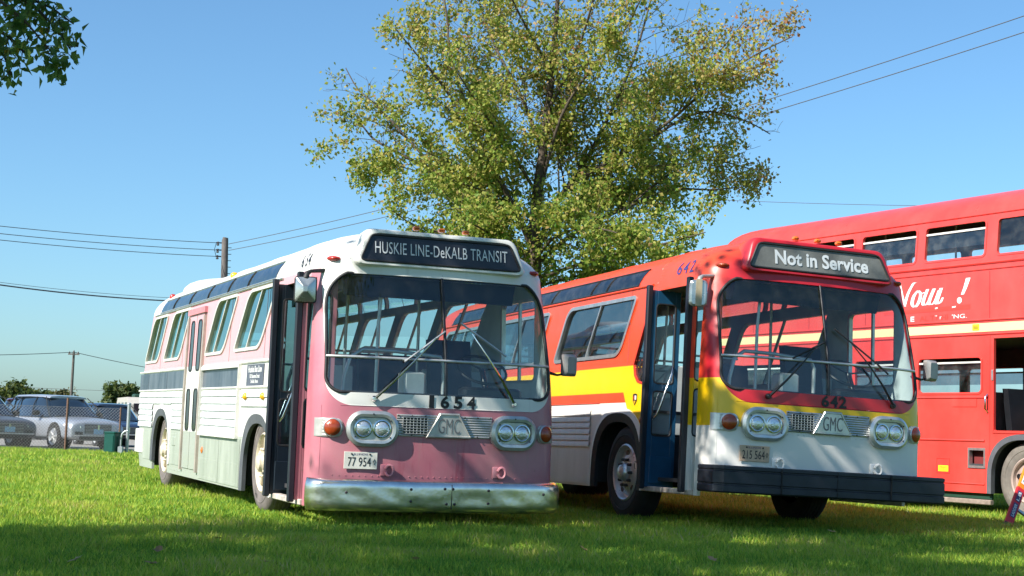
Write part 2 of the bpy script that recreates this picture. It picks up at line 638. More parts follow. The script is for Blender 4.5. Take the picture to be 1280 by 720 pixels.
def leaf_mat(name, stops, trans=0.35, patch=None):
    """leaf or blade: diffuse, thin translucency and a little gloss; colour from the per-leaf tone"""
    t = NT(name)
    at = t.n.new('ShaderNodeAttribute')
    at.attribute_name = 'tone'
    fac = at.outputs['Fac']
    if patch:
        co = t.coords()
        fac = t.math('ADD', fac, t.math('MULTIPLY', t.math('SUBTRACT', t.noise(co, patch, 8, 0.8), 0.5), 1.9))
    col = t.ramp(fac, stops)
    t.P(color=col, rough=0.55, spec=0.25)
    tl = t.n.new('ShaderNodeBsdfTranslucent')
    t.link(t.mix(0.5, col, t.mix(0.5, col, (0.25, 0.3, 0.02, 1))), tl.inputs[0])
    mx = t.n.new('ShaderNodeMixShader')
    mx.inputs[0].default_value = trans
    t.link(t.bsdf.outputs[0], mx.inputs[1])
    t.link(tl.outputs[0], mx.inputs[2])
    t.link(mx.outputs[0], t.out.inputs[0])
    return t.m


def lawn():
    m = leaf_mat('grass blades', [(0.05, (0.08, 0.22, 0.03)), (0.4, (0.22, 0.40, 0.04)), (0.65, (0.44, 0.55, 0.055)), (0.85, (0.50, 0.50, 0.10)), (1.0, (0.5, 0.42, 0.20))], 0.4, 0.42)
    Vs, Fs, Cs, n = [], [], [], 0
    for a in ((7.5, 13, 4200, 0.06, 0.0075, 2, 1), (13, 19, 2300, 0.062, 0.010, 2, 2), (19, 30, 900, 0.07, 0.016, 1, 3), (30, 44.5, 330, 0.075, 0.03, 1, 4)):
        V, F, C = blades(*a)
        Vs.append(V)
        Fs.append(F + n)
        Cs.append(C)
        n += len(V)
    o = tri_mesh('grass', np.concatenate(Vs), np.concatenate(Fs), m, np.concatenate(Cs))
    tag(o, 'short green mown grass blades of the lawn', 'grass', None, 'stuff')


# ------------------------------------------------------------------ the city bus
NEXP = 3.0


def interp(z, pts):
    if z <= pts[0][0]:
        return pts[0][1]
    for (a, b), (c, d) in zip(pts, pts[1:]):
        if z <= c:
            return b + (d - b) * (z - a) / (c - a)
    return pts[-1][1]


Z_EAVE, Z_TOP = 2.47, 2.965
LEN = 10.62


def bus_w(z):
    if z <= 1.3:
        return 1.21
    if z <= Z_EAVE:
        return 1.21 - 0.025 * (z - 1.3) / (Z_EAVE - 1.3)
    t = min(1, (z - Z_EAVE) / (Z_TOP - Z_EAVE))
    return 1.185 * max(0.0, 1 - t ** 2.3) ** (1 / 2.3)


def bus_xf(z):
    if z <= Z_EAVE:
        return interp(z, [(0.2, -0.05), (0.5, -0.005), (0.9, 0.0), (1.32, 0.0), (1.65, -0.03), (2.47, -0.25)])
    t = min(1, (z - Z_EAVE) / (Z_TOP - Z_EAVE))
    return -0.25 - 0.75 * (1 - math.sqrt(max(0, 1 - t ** 2.2)))


def bus_d(z):
    if z <= Z_EAVE:
        return interp(z, [(0.2, 0.27), (1.1, 0.30), (1.3, 0.33), (1.65, 0.38), (2.47, 0.44)])
    t = min(1, (z - Z_EAVE) / (Z_TOP - Z_EAVE))
    return 0.44 + 0.5 * t * t


def bus_xr(z):
    if z <= Z_EAVE:
        return interp(z, [(0.2, -10.35), (0.45, -10.55), (0.55, -10.62), (0.9, -10.6), (1.72, -10.47), (2.47, -10.0)])
    t = min(1, (z - Z_EAVE) / (Z_TOP - Z_EAVE))
    return -10.0 + 1.3 * (1 - math.sqrt(max(0, 1 - t ** 2)))


def bus_front(y, z, off=0.0):
    w = bus_w(z)
    a = min(1, abs(y) / w)
    return bus_xf(z) - bus_d(z) * (1 - max(0, 1 - a ** NEXP) ** (1 / NEXP)) + off


def front_frame(y, z, off=0.0):
    """frame standing on the curved nose: right (+y), up, outward"""
    e = 0.02
    p = Vector((bus_front(y, z), y, z))
    ty = Vector((bus_front(y + e, z) - bus_front(y - e, z), 2 * e, 0)).normalized()
    tz = Vector((bus_front(y, z + e) - bus_front(y, z - e), 0, 2 * e)).normalized()
    n = ty.cross(tz).normalized()
    tz = n.cross(ty).normalized()
    return frame(p + n * off, ty, tz, n)


def bus_ring(z):
    w, xf, d, xr = bus_w(z), bus_xf(z), bus_d(z), bus_xr(z)
    w = max(w, 0.02)
    pts = []
    nf = 26
    for k in range(nf + 1):                      # front arc from -y to +y
        a = -PI / 2 + PI * k / nf
        s, c = math.sin(a), math.cos(a)
        pts.append((xf - d + d * abs(c) ** (2 / NEXP), w * math.copysign(abs(s) ** (2 / NEXP), s), z))
    rd = 0.38
    xs0, xs1 = xf - d, xr + rd
    ns = 26
    for k in range(1, ns):
        pts.append((xs0 + (xs1 - xs0) * k / ns, w, z))
    nr = 14
    for k in range(nr + 1):
        a = PI / 2 - PI * k / nr
        s, c = math.sin(a), math.cos(a)
        pts.append((xr + rd - rd * abs(c) ** (2 / 3.2), w * math.copysign(abs(s) ** (2 / 3.2), s), z))
    for k in range(ns - 1, 0, -1):
        pts.append((xs0 + (xs1 - xs0) * k / ns, -w, z))
    return pts


def arch_curve(cx, hw, zt, zb, n=22, zc=0.42, e=2.5):
    """wheel arch outline from rear bottom over the top to front bottom, in (x, z)"""
    out = [(cx - hw, zb)]
    for k in range(n + 1):
        a = PI - PI * k / n
        s, c = math.sin(a), math.cos(a)
        out.append((cx + hw * math.copysign(abs(c) ** (2 / e), c), zc + (zt - zc) * abs(s) ** (2 / e)))
    out.append((cx + hw, zb))
    return out


def shell(name, rings, mats, cut, parent, thick=0.035):
    """lofted skin, thickened, with the openings cut out"""
    mb = MB().loft(rings, True, False, True)
    me = bpy.data.meshes.new(name)
    me.from_pydata(mb.v, [], mb.f)
    for m in mats:
        me.materials.append(m)
    fix_normals(me)
    o = link(name, me)
    sm = o.modifiers.new('s', 'SOLIDIFY')
    sm.thickness = thick
    sm.offset = -1
    sm.material_offset = 1
    sm.material_offset_rim = 0
    sm.use_even_offset = False
    cm = bpy.data.meshes.new('cut')
    cm.from_pydata(cut.v, [], cut.f)
    cm.materials.append(mats[0])
    fix_normals(cm)
    co = link('cut', cm)
    bo = o.modifiers.new('b', 'BOOLEAN')
    bo.operation = 'DIFFERENCE'
    bo.solver = 'EXACT'
    bo.object = co
    dg = bpy.context.evaluated_depsgraph_get()
    me2 = bpy.data.meshes.new_from_object(o.evaluated_get(dg))
    o.modifiers.clear()
    bpy.data.objects.remove(co)
    me2.polygons.foreach_set('use_smooth', [True] * len(me2.polygons))
    me2.set_sharp_from_angle(angle=math.radians(32))
    o.data = me2
    me2.name = name
    o.parent = parent
    return o


def ring_frame(mb, poly, inset, place, t0, t1, mi=0):
    """a flat frame between a polygon and its inset, t0..t1 thick; place((a,b), t) -> point"""
    q = scale_poly(poly, inset)
    n = len(poly)
    v = [place(p, t1) for p in poly] + [place(p, t1) for p in q] + [place(p, t0) for p in poly] + [place(p, t0) for p in q]
    f = []
    for i in range(n):
        j = (i + 1) % n
        f += [(i, j, n + j, n + i), (i, 2 * n + i, 2 * n + j, j), (n + i, n + j, 3 * n + j, 3 * n + i), (2 * n + i, 3 * n + i, 3 * n + j, 2 * n + j)]
    mb.add(v, f, None, mi)
    return q


def side_place(sgn, extra=0.0):
    def f(p, t):
        return (p[0], sgn * (bus_w(p[1]) + t + extra), p[1])
    return f


def add_window(root, poly, sgn, glassm, frame_m, width=0.045, div=None, name='window', proud=0.016):
    """framed window in the side wall: frame > pane(s), divider"""
    pl = side_place(sgn)
    mb = MB()
    q = ring_frame(mb, scale_poly(poly, -0.012), width, pl, -0.03, proud)
    fr = mb.build(name, frame_m, root, 40)
    q2 = scale_poly(q, -0.01)
    if div is None:
        parts = [q2]
    else:
        parts = [clip_poly(q2, div[0], div[1], -1), clip_poly(q2, div[0], div[1], 1)]
    for k, pg in enumerate(parts):
        o_ = -0.012 - 0.008 * k
        MB().add([pl(p, o_) for p in pg], [tuple(range(len(pg)))]).build('pane', glassm, fr)
    if div is not None:
        (x0, z0), (x1, z1) = div
        w = 0.016
        MB().loft([[pl((x0 - w, z0), -0.02), pl((x0 + w, z0), -0.02), pl((x0 + w, z0), 0.008), pl((x0 - w, z0), 0.008)],
                   [pl((x1 - w, z1), -0.02), pl((x1 + w, z1), -0.02), pl((x1 + w, z1), 0.008), pl((x1 - w, z1), 0.008)]], True, True, True).build('divider', frame_m, fr)
    return fr


def clip_poly(poly, a, b, side):
    def d(p):
        return ((b[0] - a[0]) * (p[1] - a[1]) - (b[1] - a[1]) * (p[0] - a[0])) * side
    out = []
    for i in range(len(poly)):
        p, q = poly[i], poly[(i + 1) % len(poly)]
        dp, dq = d(p), d(q)
        if dp >= 0:
            out.append(p)
        if (dp > 0) != (dq > 0) and dp != dq:
            t = dp / (dp - dq)
            out.append((p[0] + t * (q[0] - p[0]), p[1] + t * (q[1] - p[1])))
    return out


def ws_lim(z, z0, z1):
    """half width of the windshield opening at height z (rounded corners)"""
    hw = 1.135 - 0.03 * (z - z0)
    rb, rt = 0.15, 0.30
    if z < z0 + rb:
        d = z0 + rb - z
        return hw - rb + math.sqrt(max(0, rb * rb - d * d))
    if z > z1 - rt:
        d = (z - z1 + rt) * 0.92
        return hw - rt + math.sqrt(max(0, rt * rt - d * d))
    return hw


WS0, WS1, WSB = 1.315, 2.445, 1.645


def ws_outline(n=9):
    zs = []
    for k in range(n + 1):
        zs.append(WS0 + 0.15 * (1 - math.cos(PI / 2 * k / n)))
    zs += [1.6, 1.8, 2.0, 2.1]
    for k in range(n + 1):
        zs.append(WS1 - 0.30 + 0.30 * math.sin(PI / 2 * k / n))
    R = [(ws_lim(z, WS0, WS1), z) for z in zs]
    L = [(-y, z) for y, z in reversed(R)]
    return R + L


def ws_bottom(y):
    return 0.03 * (1 - min(1, abs(y) / 0.95) ** 2)      # the sill crowns slightly in the middle


def plate_patch(mb, lo, hi, z0, z1, off, ny=14, nz=8, limfn=None, flat=False):
    """patch of the nose surface between y=lo..hi (functions of z or numbers) and z0..z1, pushed off"""
    v, f = [], []
    for j in range(nz + 1):
        z = z0 + (z1 - z0) * j / nz
        a = lo(z) if callable(lo) else lo
        b = hi(z) if callable(hi) else hi
        for i in range(ny + 1):
            y = a + (b - a) * i / ny
            v.append((bus_front(y, z, off), y, z))
    for j in range(nz):
        for i in range(ny):
            k = j * (ny + 1) + i
            f.append((k, k + 1, k + ny + 2, k + ny + 1))
    mb.add(v, f)


def slab(mb, fn, nu, nv, t):
    """closed slab from fn(u,v)->(point, normal), thickness t"""
    P = [[fn(i / nu, j / nv) for i in range(nu + 1)] for j in range(nv + 1)]
    v = [tuple(p) for r in P for p, n in r] + [tuple(Vector(p) - Vector(n) * t) for r in P for p, n in r]
    K = (nu + 1) * (nv + 1)
    f = []
    for j in range(nv):
        for i in range(nu):
            a = j * (nu + 1) + i
            q = (a, a + 1, a + nu + 2, a + nu + 1)
            f.append(q)
            f.append(tuple(K + x for x in reversed(q)))
    bd = [i for i in range(nu + 1)] + [j * (nu + 1) + nu for j in range(1, nv + 1)] + [nv * (nu + 1) + i for i in range(nu - 1, -1, -1)] + [j * (nu + 1) for j in range(nv - 1, 0, -1)]
    for a, b in zip(bd, bd[1:] + bd[:1]):
        f.append((a, K + a, K + b, b))
    mb.add(v, f)


def wheel(root, x, y, z, sgn, tyre_m, rim_m, style, R=0.525, W=0.27, name='wheel', lettering=None):
    """wheel > tyre is the root mesh's child; axis along y, outer face towards sgn"""
    M = frame((x, y, z), (1, 0, 0), (0, 0, 1) if sgn < 0 else (0, 0, -1), (0, sgn, 0))
    # rim as the part, tyre, hub and nuts as sub-parts
    rim = MB()
    if style == 'disc':       # aluminium disc with hand holes
        rim.lathe([(0.31, -0.06), (0.318, 0.0), (0.30, 0.012), (0.285, 0.0), (0.275, -0.05), (0.255, -0.055), (0.17, -0.02), (0.14, -0.015), (0.11, -0.015)], 40, M, cap0=False, cap1=False)
    else:                     # cast spoke wheel with a deep dish
        rim.lathe([(0.31, -0.08), (0.318, 0.0), (0.30, 0.012), (0.283, -0.01), (0.27, -0.11), (0.22, -0.12), (0.17, -0.04), (0.12, -0.02)], 40, M, cap0=False, cap1=False)
    wo = rim.build(name, rim_m, root, 35)
    ty = MB()
    prof = [(0.30, -W + 0.02), (0.36, -W), (0.45, -W + 0.0), (0.505, -W + 0.025), (R, -W + 0.06), (R, -0.045), (0.512, -0.02), (0.48, 0.004), (0.43, 0.014), (0.36, 0.010), (0.315, -0.005)]
    ty.lathe(prof, 56, M, cap0=False, cap1=False)
    for k in range(4):                            # tread grooves as raised ribs
        h = -0.06 - k * 0.045
        ty.lathe([(R - 0.004, h), (R + 0.006, h - 0.006), (R + 0.006, h - 0.03), (R - 0.004, h - 0.036)], 56, M, cap0=False, cap1=False)
    ty.lathe([(0.405, 0.0125), (0.41, 0.018), (0.418, 0.018), (0.423, 0.0125)], 56, M, cap0=False, cap1=False)
    tyo = ty.build('tyre', tyre_m, wo, 35)
    hub = MB()
    hub.lathe([(0.105, -0.03), (0.10, 0.015), (0.085, 0.03), (0.08, 0.055), (0.06, 0.068), (0.0005, 0.072)], 24, M, cap0=False)
    hub.build('hub', rim_m, wo, 35)
    if style == 'disc':
        for k in range(5):
            a = 2 * PI * (k + 0.3) / 5
            MB().lathe([(0.036, 0.0), (0.036, 0.006), (0.0005, 0.004)], 14, M @ Matrix.Translation((0.215 * math.cos(a), 0.215 * math.sin(a), -0.035))).build('hand_hole', M_['black'], wo, 35)
    nn = 10
    for k in range(nn):
        a = 2 * PI * k / nn
        m = M @ Matrix.Translation((0.145 * math.cos(a), 0.145 * math.sin(a), -0.018))
        MB().lathe([(0.02, 0), (0.019, 0.035), (0.012, 0.045)], 6, m).build('wheel_nut', M_['nut'] if style == 'disc' else rim_m, wo)
    if style != 'disc':
        for k in range(5):
            a = 2 * PI * k / 5 + 0.3
            m = M @ Matrix.Rotation(a, 4, 'Z')
            MB().bbox(0.12, 0.275, -0.04, 0.04, -0.09, -0.005, 0.012, m).build('spoke', rim_m, wo)
    if lettering:
        text_mesh('tyre_lettering', lettering, M_['dark'], wo, M @ Matrix.Rotation(math.radians(-28), 4, 'Z') @ Matrix.Translation((0, -0.385, 0.0155)), None, 0.05)
    return wo


def cage_text(name, body, mat, parent, y, z, w, h, off, **kw):
    """lettering on the nose, bent onto the curved surface"""
    o = text_mesh(name, body, mat, parent, None, w, h, **kw)
    me = o.data
    for vtx in me.vertices:
        u, v, k = vtx.co
        yy, zz = y + u, z + v
        vtx.co = (bus_front(yy, zz, off + k), yy, zz)
    fix_normals(me)
    return o


def make_bus(cfg):
    P = cfg
    A = Matrix.Rotation(P['head'], 4, 'Z') @ Matrix.Rotation(P['pitch'], 4, 'Y') @ Matrix.Rotation(P['roll'], 4, 'X')
    A.translation = (P['x'], P['y'], P['z'])
    root = empty('city_bus', A)
    tag(root, P['label'], 'bus', 'city buses parked on the grass')
    paint = P['paint']()
    inner = P['inner']
    pink = P['style'] == 'pink'
    # ---- openings
    cut = MB()
    ol = ws_outline()
    cut.prism([(y, z) for y, z in ol], 0, -0.8, 0.4)
    DX0, DX1, DZ0, DZ1 = -1.68, -0.50, 0.18, 2.40
    cut.prism([(DX0, DZ0), (DX1, DZ0), (DX1, DZ1), (DX0, DZ1)], 1, -1.5, -0.9)
    FX, RX = -2.29, -8.29
    arches = [(FX - 0.15, 0.60, 1.0), (RX - 0.03, 0.62, 1.03)]
    for s in (-1, 1):
        for cx, hw, zt in arches:
            cut.prism(arch_curve(cx, hw, zt, 0.1), 1, *((-1.6, -0.8) if s < 0 else (0.8, 1.6)))
    wins = []                                       # (poly, side, divider)
    sh = P['shear']
    for s, lst in ((-1, P['curb']), (1, P['driver'])):
        zb, zt_ = P['wz'] if s < 0 else P['wzd']
        for x0, x1 in lst:
            poly = rrect(x0, x1, zb, zt_, (0.07, 0.14, 0.07, 0.14), 4, sh)
            xm = (x0 + x1) / 2 - (0.05 if pink else 0)
            wins.append((poly, s, ((xm - 0.02, zb - 0.02), (xm + sh * (zt_ - zb) + 0.02, zt_ + 0.02))))
            cut.prism(poly, 1, *((-1.5, -0.9) if s < 0 else (0.9, 1.5)))
    quarter = None
    if not pink:
        quarter = [(-2.10, 1.62), (-2.06, 1.50), (-1.98, 1.43), (-1.86, 1.41), (-1.75, 1.41), (-1.75, 2.28), (-1.78, 2.25)]
        cut.prism(quarter, 1, -1.5, -0.9)
    dwin = rrect(-1.55, -0.62, 1.50, 2.36, 0.08, 4, 0.0)
    cut.prism(dwin, 1, 0.9, 1.5)
    rear_door = (-6.60, -5.62) if pink else None
    sx0, sx1 = (-9.05, -1.98)
    stz0, stz1 = (2.505, 2.665)
    ndiv = [-9.0, -8.0, -6.8, -5.6, -4.4, -3.35, -2.05] if pink else [-9.0, -7.6, -6.2, -4.8, -3.5, -3.03, -2.1]
    for s in (-1, 1):
        for a, b in zip(ndiv, ndiv[1:]):
            cut.prism([(a + 0.03, stz0 + 0.01), (b - 0.03, stz0 + 0.01), (b + 0.10, stz1 - 0.01), (a + 0.16, stz1 - 0.01)], 1, *((-1.5, -0.85) if s < 0 else (0.85, 1.5)))
    cut.prism(rrect(-0.95, 0.95, 1.85, 2.35, 0.12), 0, -10.9, -9.6)
    cut.box(-0.42, 0.5, -1.4, 1.4, 0.1, 0.36)
    # ---- skin
    zs = [0.245, 0.32, 0.45, 0.55, 0.75, 0.9, 1.1, 1.3, 1.45, 1.65, 1.85, 2.05, 2.25, 2.40, Z_EAVE]
    for k in range(1, 13):
        a = PI / 2 * k / 12
        zs.append(Z_EAVE + (Z_TOP - Z_EAVE) * (math.sin(a) if k < 12 else 0.9995))
    shell('body', [bus_ring(z) for z in zs], [paint, inner], cut, root)

    # ---- windshield: gasket, four panes, bars
    gk = MB()
    gk.tube([(bus_front(y, z, 0.002), y, z) for y, z in ol], 0.016, 8, True)
    gk.build('windshield_gasket', M_['rubber'], root, 50)
    lim = lambda z: ws_lim(z, WS0, WS1)
    for z0, z1, nz in ((WS0 + 0.002, WSB, 8), (WSB, WS1 - 0.002, 14)):
        for s in (-1, 1):
            mb = MB()
            if s < 0:
                plate_patch(mb, lambda z: -lim(z), 0.0, z0, z1, -0.012, 16, nz)
            else:
                plate_patch(mb, 0.0, lim, z0, z1, -0.012, 16, nz)
            mb.build('windshield_pane', M_['windshield'], root, 60)
    mb = MB()
    L = lim(WSB)
    mb.tube([(bus_front(L * k / 24, WSB, 0.006), L * k / 24, WSB) for k in range(-24, 25)], 0.014, 8)
    mb.build('windshield_bar', M_['satin'], root, 50)
    mb = MB()
    mb.tube([(bus_front(0, z, 0.002), 0.0, z) for z in np.linspace(WS0, WS1, 12)], 0.016, 8)
    mb.build('windshield_divider', M_['black'], root, 50)

    # ---- destination sign housing
    def housing(d, x):
        return [(x(z), y, z) for y, z in rounded_trap(0.885 - d, 0.765 - d, 2.525 + d * 0.6, 2.885 - d * 0.8, 0.09)]
    mb = MB()
    xf = lambda z: -0.225 - 0.16 * (z - 2.5)
    mb.loft([housing(0.16, lambda z: -1.30), housing(0.06, lambda z: xf(z) - 0.55), housing(0.005, lambda z: xf(z) - 0.25), housing(-0.006, lambda z: xf(z) - 0.06), housing(0.004, lambda z: xf(z) - 0.008), housing(0.02, lambda z: xf(z) + 0.006), housing(0.05, lambda z: xf(z) + 0.006), housing(0.058, lambda z: xf(z) - 0.008)], True, True, True)
    hs = mb.build('sign_housing', paint, root, 40)
    mb = MB()
    g = [(xf(z) - 0.003, y, z) for y, z in rounded_trap(0.82, 0.71, 2.575, 2.825, 0.05)]
    mb.add(g, [tuple(range(len(g)))])
    bl = mb.build('sign_blind', P['blind'], hs)
    mb = MB()
    g = [(xf(z) + 0.004, y, z) for y, z in rounded_trap(0.825, 0.712, 2.572, 2.828, 0.05)]
    mb.tube(g, 0.011, 6, True)
    mb.build('sign_gasket', M_['rubber'], hs, 50)
    tw, th, tz = P['sign_fit']
    mt = text_mesh('sign_lettering', P['sign'], M_['grey_letter'], hs, frame((xf(2.70) + 0.003, P.get('sign_y', 0.0), tz), (0, 1, 0), (-0.16, 0, 1), (1, 0, 0.16)), tw, th, **P.get('sign_kw', {}))
    # ---- roof: marker lamps, rear hump, gutters
    for y in (-0.24, 0.02, 0.27):
        z = 2.905
        M = frame((xf(z) - 0.06, y, z + 0.0), (0, 1, 0), (0, 0, 1), (1, 0, 0))
        mb = MB().bbox(-0.032, 0.032, 0.0, 0.042, -0.04, 0.02, 0.012, M)
        mb.build('marker_lamp', M_['amber'], root, 40)
    for s in (-1, 1):
        z = 2.60
        x = -0.36
        w = bus_w(z)
        mb = MB()
        M = frame((x - 0.06, s * (w - 0.115), z - 0.02), (s * 0.85, -0.5, 0) if s < 0 else (0.85, -0.5, 0), (0, 0, 1), (0.5, s * 0.85, 0))
        mb.lathe([(0.001, 0.04), (0.015, 0.036), (0.026, 0.015), (0.027, -0.04)], 14, M @ Matrix.Scale(2.6, 4, (1, 0, 0)))
        mb.build('side_marker_lamp', M_['red_lens'] if pink else M_['orange_lens'], root, 50)
    if pink:
        mb = MB()
        rings = []
        for x, k in ((-9.35, 0.05), (-9.2, 0.55), (-8.95, 0.85), (-8.5, 1.0), (-8.0, 0.85), (-7.5, 0.4), (-7.1, 0.05)):
            rings.append([(x, 0.98 * math.cos(a) * (0.6 + 0.4 * k), 2.72 + 0.42 * k * math.sin(a) ** 0.6 * 0.8) for a in np.linspace(0.0, PI, 15)])
        mb.loft(rings, False)
        mb.build('roof_hump', paint, root, 50)
        for x in (-4.85, -9.0):
            mb = MB().lathe([(0.05, -0.02), (0.05, 0.02), (0.03, 0.05), (0.001, 0.06)], 14, frame((x, -1.02, 2.74), (1, 0, 0), (0, 0.6, 0.8), (0, -0.8, 0.6)))
            mb.build('clearance_lamp', M_['yellow_lens'] if x > -6 else M_['red_lens'], root, 40)
    for s in (-1, 1):
        mb = MB()
        z = 2.475
        mb.tube([(x, s * (bus_w(z) + 0.008), z) for x in np.linspace(-9.4, -1.72 if s < 0 else -0.7, 12)], 0.012, 6)
        mb.build('rain_gutter', M_['alu'] if pink else paint, root, 50)
    # ---- standee glass
    for s in (-1, 1):
        for a, b in zip(ndiv, ndiv[1:]):
            def fn(u, v, a=a, b=b, s=s):
                z = stz0 + (stz1 - stz0) * v
                x = (a + 0.012 + 0.13 * v) + (b - a - 0.024) * u
                return Vector((x, s * (bus_w(z) + 0.006), z)), Vector((0, s, 0.5)).normalized()
            mb = MB()
            slab(mb, fn, 2, 4, 0.008)
            mb.build('upper_pane', M_['standee'] if s < 0 else M_['far_glass'], root, 40)
        mb = MB()
        for z in (stz0 - 0.008, stz1 + 0.008):
            dx = 0.13 * (z - stz0) / (stz1 - stz0)
            mb.tube([(x, s * (bus_w(z) + 0.004), z) for x in (ndiv[0] + dx, (ndiv[0] + ndiv[-1]) / 2, ndiv[-1] + dx)], 0.012, 6)
        mb.build('upper_window_trim', M_['rubber'] if not pink else M_['alu'], root, 50)
        for a in ndiv[1:-1]:
            MB().tube([(a + 0.13 * v_, s * (bus_w(stz0 + (stz1 - stz0) * v_) + 0.008), stz0 + (stz1 - stz0) * v_) for v_ in (0, 0.33, 0.67, 1)], 0.011, 5).build('upper_window_divider', M_['rubber'], root, 50)
    # ---- side windows
    for poly, s, dv in wins:
        add_window(root, poly, s, M_['far_glass'] if s > 0 else (M_['side_glass'] if pink else M_['blue_glass']), M_['cream_frame'] if pink else M_['alu'], 0.036 if pink else 0.042, dv)
    if quarter:
        add_window(root, quarter, -1, M_['blue_glass'], P['trim_red'], 0.02, None, 'quarter_window', 0.01)
    add_window(root, dwin, 1, M_['clear'], M_['alu'], 0.04, ((-1.08, 1.4), (-1.08, 2.5)), 'driver_window')
    q = rrect(-0.95, 0.95, 1.85, 2.35, 0.12)
    mb = MB().add([(bus_xr(z) + 0.015, y, z) for y, z in q], [tuple(range(len(q)))])
    mb.build('rear_window', M_['far_glass'], root)

    # ---- fluted siding panels and skirts
    def fluted(x0, x1, z0, z1, s, mat, nrib, proud=0.018):
        mb = MB()
        prof = []
        for k in range(nrib):
            a = z0 + (z1 - z0) * k / nrib
            b = z0 + (z1 - z0) * (k + 1) / nrib
            prof += [(a, 0.001), (a + (b - a) * 0.04, proud), (b - (b - a) * 0.40, proud * 0.85), (b - (b - a) * 0.05, proud * 0.15)]
        prof.append((z1, 0.001))
        pts = lambda x: [(x, s * (bus_w(z) + t + 0.001), z) for z, t in prof]
        n = max(2, int((x1 - x0) / 0.6))
        rings = [pts(x0 + (x1 - x0) * k / n) for k in range(n + 1)]
        mb.loft(rings, False)
        return mb.build('fluted_panel', mat, root, 25)
    sid = P['siding']
    a0, a1 = arches[0][0] - 0.74, arches[0][0] + 0.74
    b0, b1 = arches[1][0] - 0.75, arches[1][0] + 0.75
    if pink:
        for s in (-1, 1):
            spans = [(-10.3, b0), (b1, -6.70 if s < 0 else -6.0), (-5.55 if s < 0 else -6.0, -3.36), ]
            for x0, x1 in spans:
                fluted(x0, x1, 0.84, 1.36, s, sid, 6)
            fluted(b0, b1, 1.10 + 0.08, 1.36, s, sid, 2)
            fluted(-3.30, -1.74, 1.16, 1.36, s, sid, 2)
            # dark belt panels above the siding
            for x0, x1 in ([(-10.35, -9.6), (-9.57, -8.05), (-8.02, -6.70), (-5.52, -3.42)] if s < 0 else [(-10.35, -8.0), (-7.97, -5.5), (-5.47, -2.4)]):
                def fn(u, v, x0=x0, x1=x1, s=s):
                    z = 1.385 + 0.235 * v
                    return Vector((x0 + (x1 - x0) * u, s * (bus_w(z) + 0.009), z)), Vector((0, s, 0))
                mb = MB()
                slab(mb, fn, 4, 1, 0.010)
                mb.build('belt_panel', P['belt'], root)
            for x0, x1, z in ((-10.4, -6.70, 1.645), (-5.55, -1.74, 1.645), (-10.4, -6.7, 1.37), (-5.55, -1.74, 1.37)):
                MB().tube([(x0, s * (bus_w(z) + 0.006), z), (x1, s * (bus_w(z) + 0.006), z)], 0.016, 6).build('belt_moulding', M_['white_trim'], root, 50)
        # framed advertising rack on the curb side
        pl = side_place(-1)
        mb = MB()
        ring_frame(mb, [(-5.50, 0.80), (-3.36, 0.80), (-3.36, 1.64), (-5.50, 1.64)], 0.045, pl, 0.0, 0.045)
        mb.build('advert_frame', M_['white_trim'], root)
        # notice board
        mb = MB()
        def fn(u, v):
            z = 1.38 + 0.235 * v
            return Vector((-3.06 + 0.78 * u, -(bus_w(z) + 0.012), z)), Vector((0, -1, 0))
        slab(mb, fn, 1, 1, 0.011)
        nb = mb.build('notice_board', P['notice'], root)
        for tx, w_, h_, z_ in (('Huskie Bus Line', 0.62, 0.07, 1.565), ('103 Barsema Street', 0.46, 0.045, 1.49), ('DeKalb, Illinois', 0.34, 0.045, 1.43)):
            text_mesh('notice_lettering', tx, M_['white_letter'], nb, frame((-2.67, -(bus_w(z_) + 0.0135), z_), (1, 0, 0), (0, 0, 1), (0, -1, 0)), w_, h_, bold=0.02)
        for x in (-3.02, -2.20):
            MB().lathe([(0.042, 0), (0.04, 0.02), (0.02, 0.04), (0.001, 0.044)], 14, frame((x, -1.219, 1.27), (1, 0, 0), (0, 0, 1), (0, -1, 0))).build('side_lamp', M_['yellow_lens'], root, 40)
        MB().lathe([(0.04, 0), (0.04, 0.015), (0.001, 0.03)], 12, frame((-5.30, -1.211, 0.62), (1, 0, 0), (0, 0, 1), (0, -1, 0))).build('side_lamp', M_['amber'], root, 40)
        # exit door in the middle
        mb = MB()
        pl = side_place(-1)
        for x in (-6.64, -5.60):
            mb.loft([[pl((x - 0.035, z), -0.01), pl((x + 0.035, z), -0.01), pl((x + 0.035, z), 0.035), pl((x - 0.035, z), 0.035)] for z in (0.33, 1.3, 2.3)], True, True, True)
        ed = mb.build('exit_door', M_['post'], root)
        for x0, x1 in ((-6.58, -6.14), (-6.11, -5.66)):
            mb = MB()
            def fn(u, v, x0=x0, x1=x1):
                z = 0.36 + 1.98 * v
                return Vector((x0 + (x1 - x0) * u, -(bus_w(z) + 0.014), z)), Vector((0, -1, 0))
            slab(mb, fn, 1, 8, 0.012)
            lf = mb.build('door_leaf', paint, ed)
            for z0, z1 in ((1.62, 2.24), (0.86, 1.36)):
                q = rrect(x0 + 0.13, x1 - 0.11, z0, z1, 0.05, 4)
                mb = MB()
                ring_frame(mb, scale_poly(q, -0.02), 0.022, side_place(-1), 0.012, 0.022)
                mb.add([pl(p, 0.017) for p in q], [tuple(range(len(q)))], None, 1)
                mb.build('door_window', [M_['rubber'], M_['dark_glass']], ed)
        mb = MB().box(-6.66, -5.55, -1.225, -1.16, 2.335, 2.41)
        mb.build('door_header', M_['faded_red'], ed)
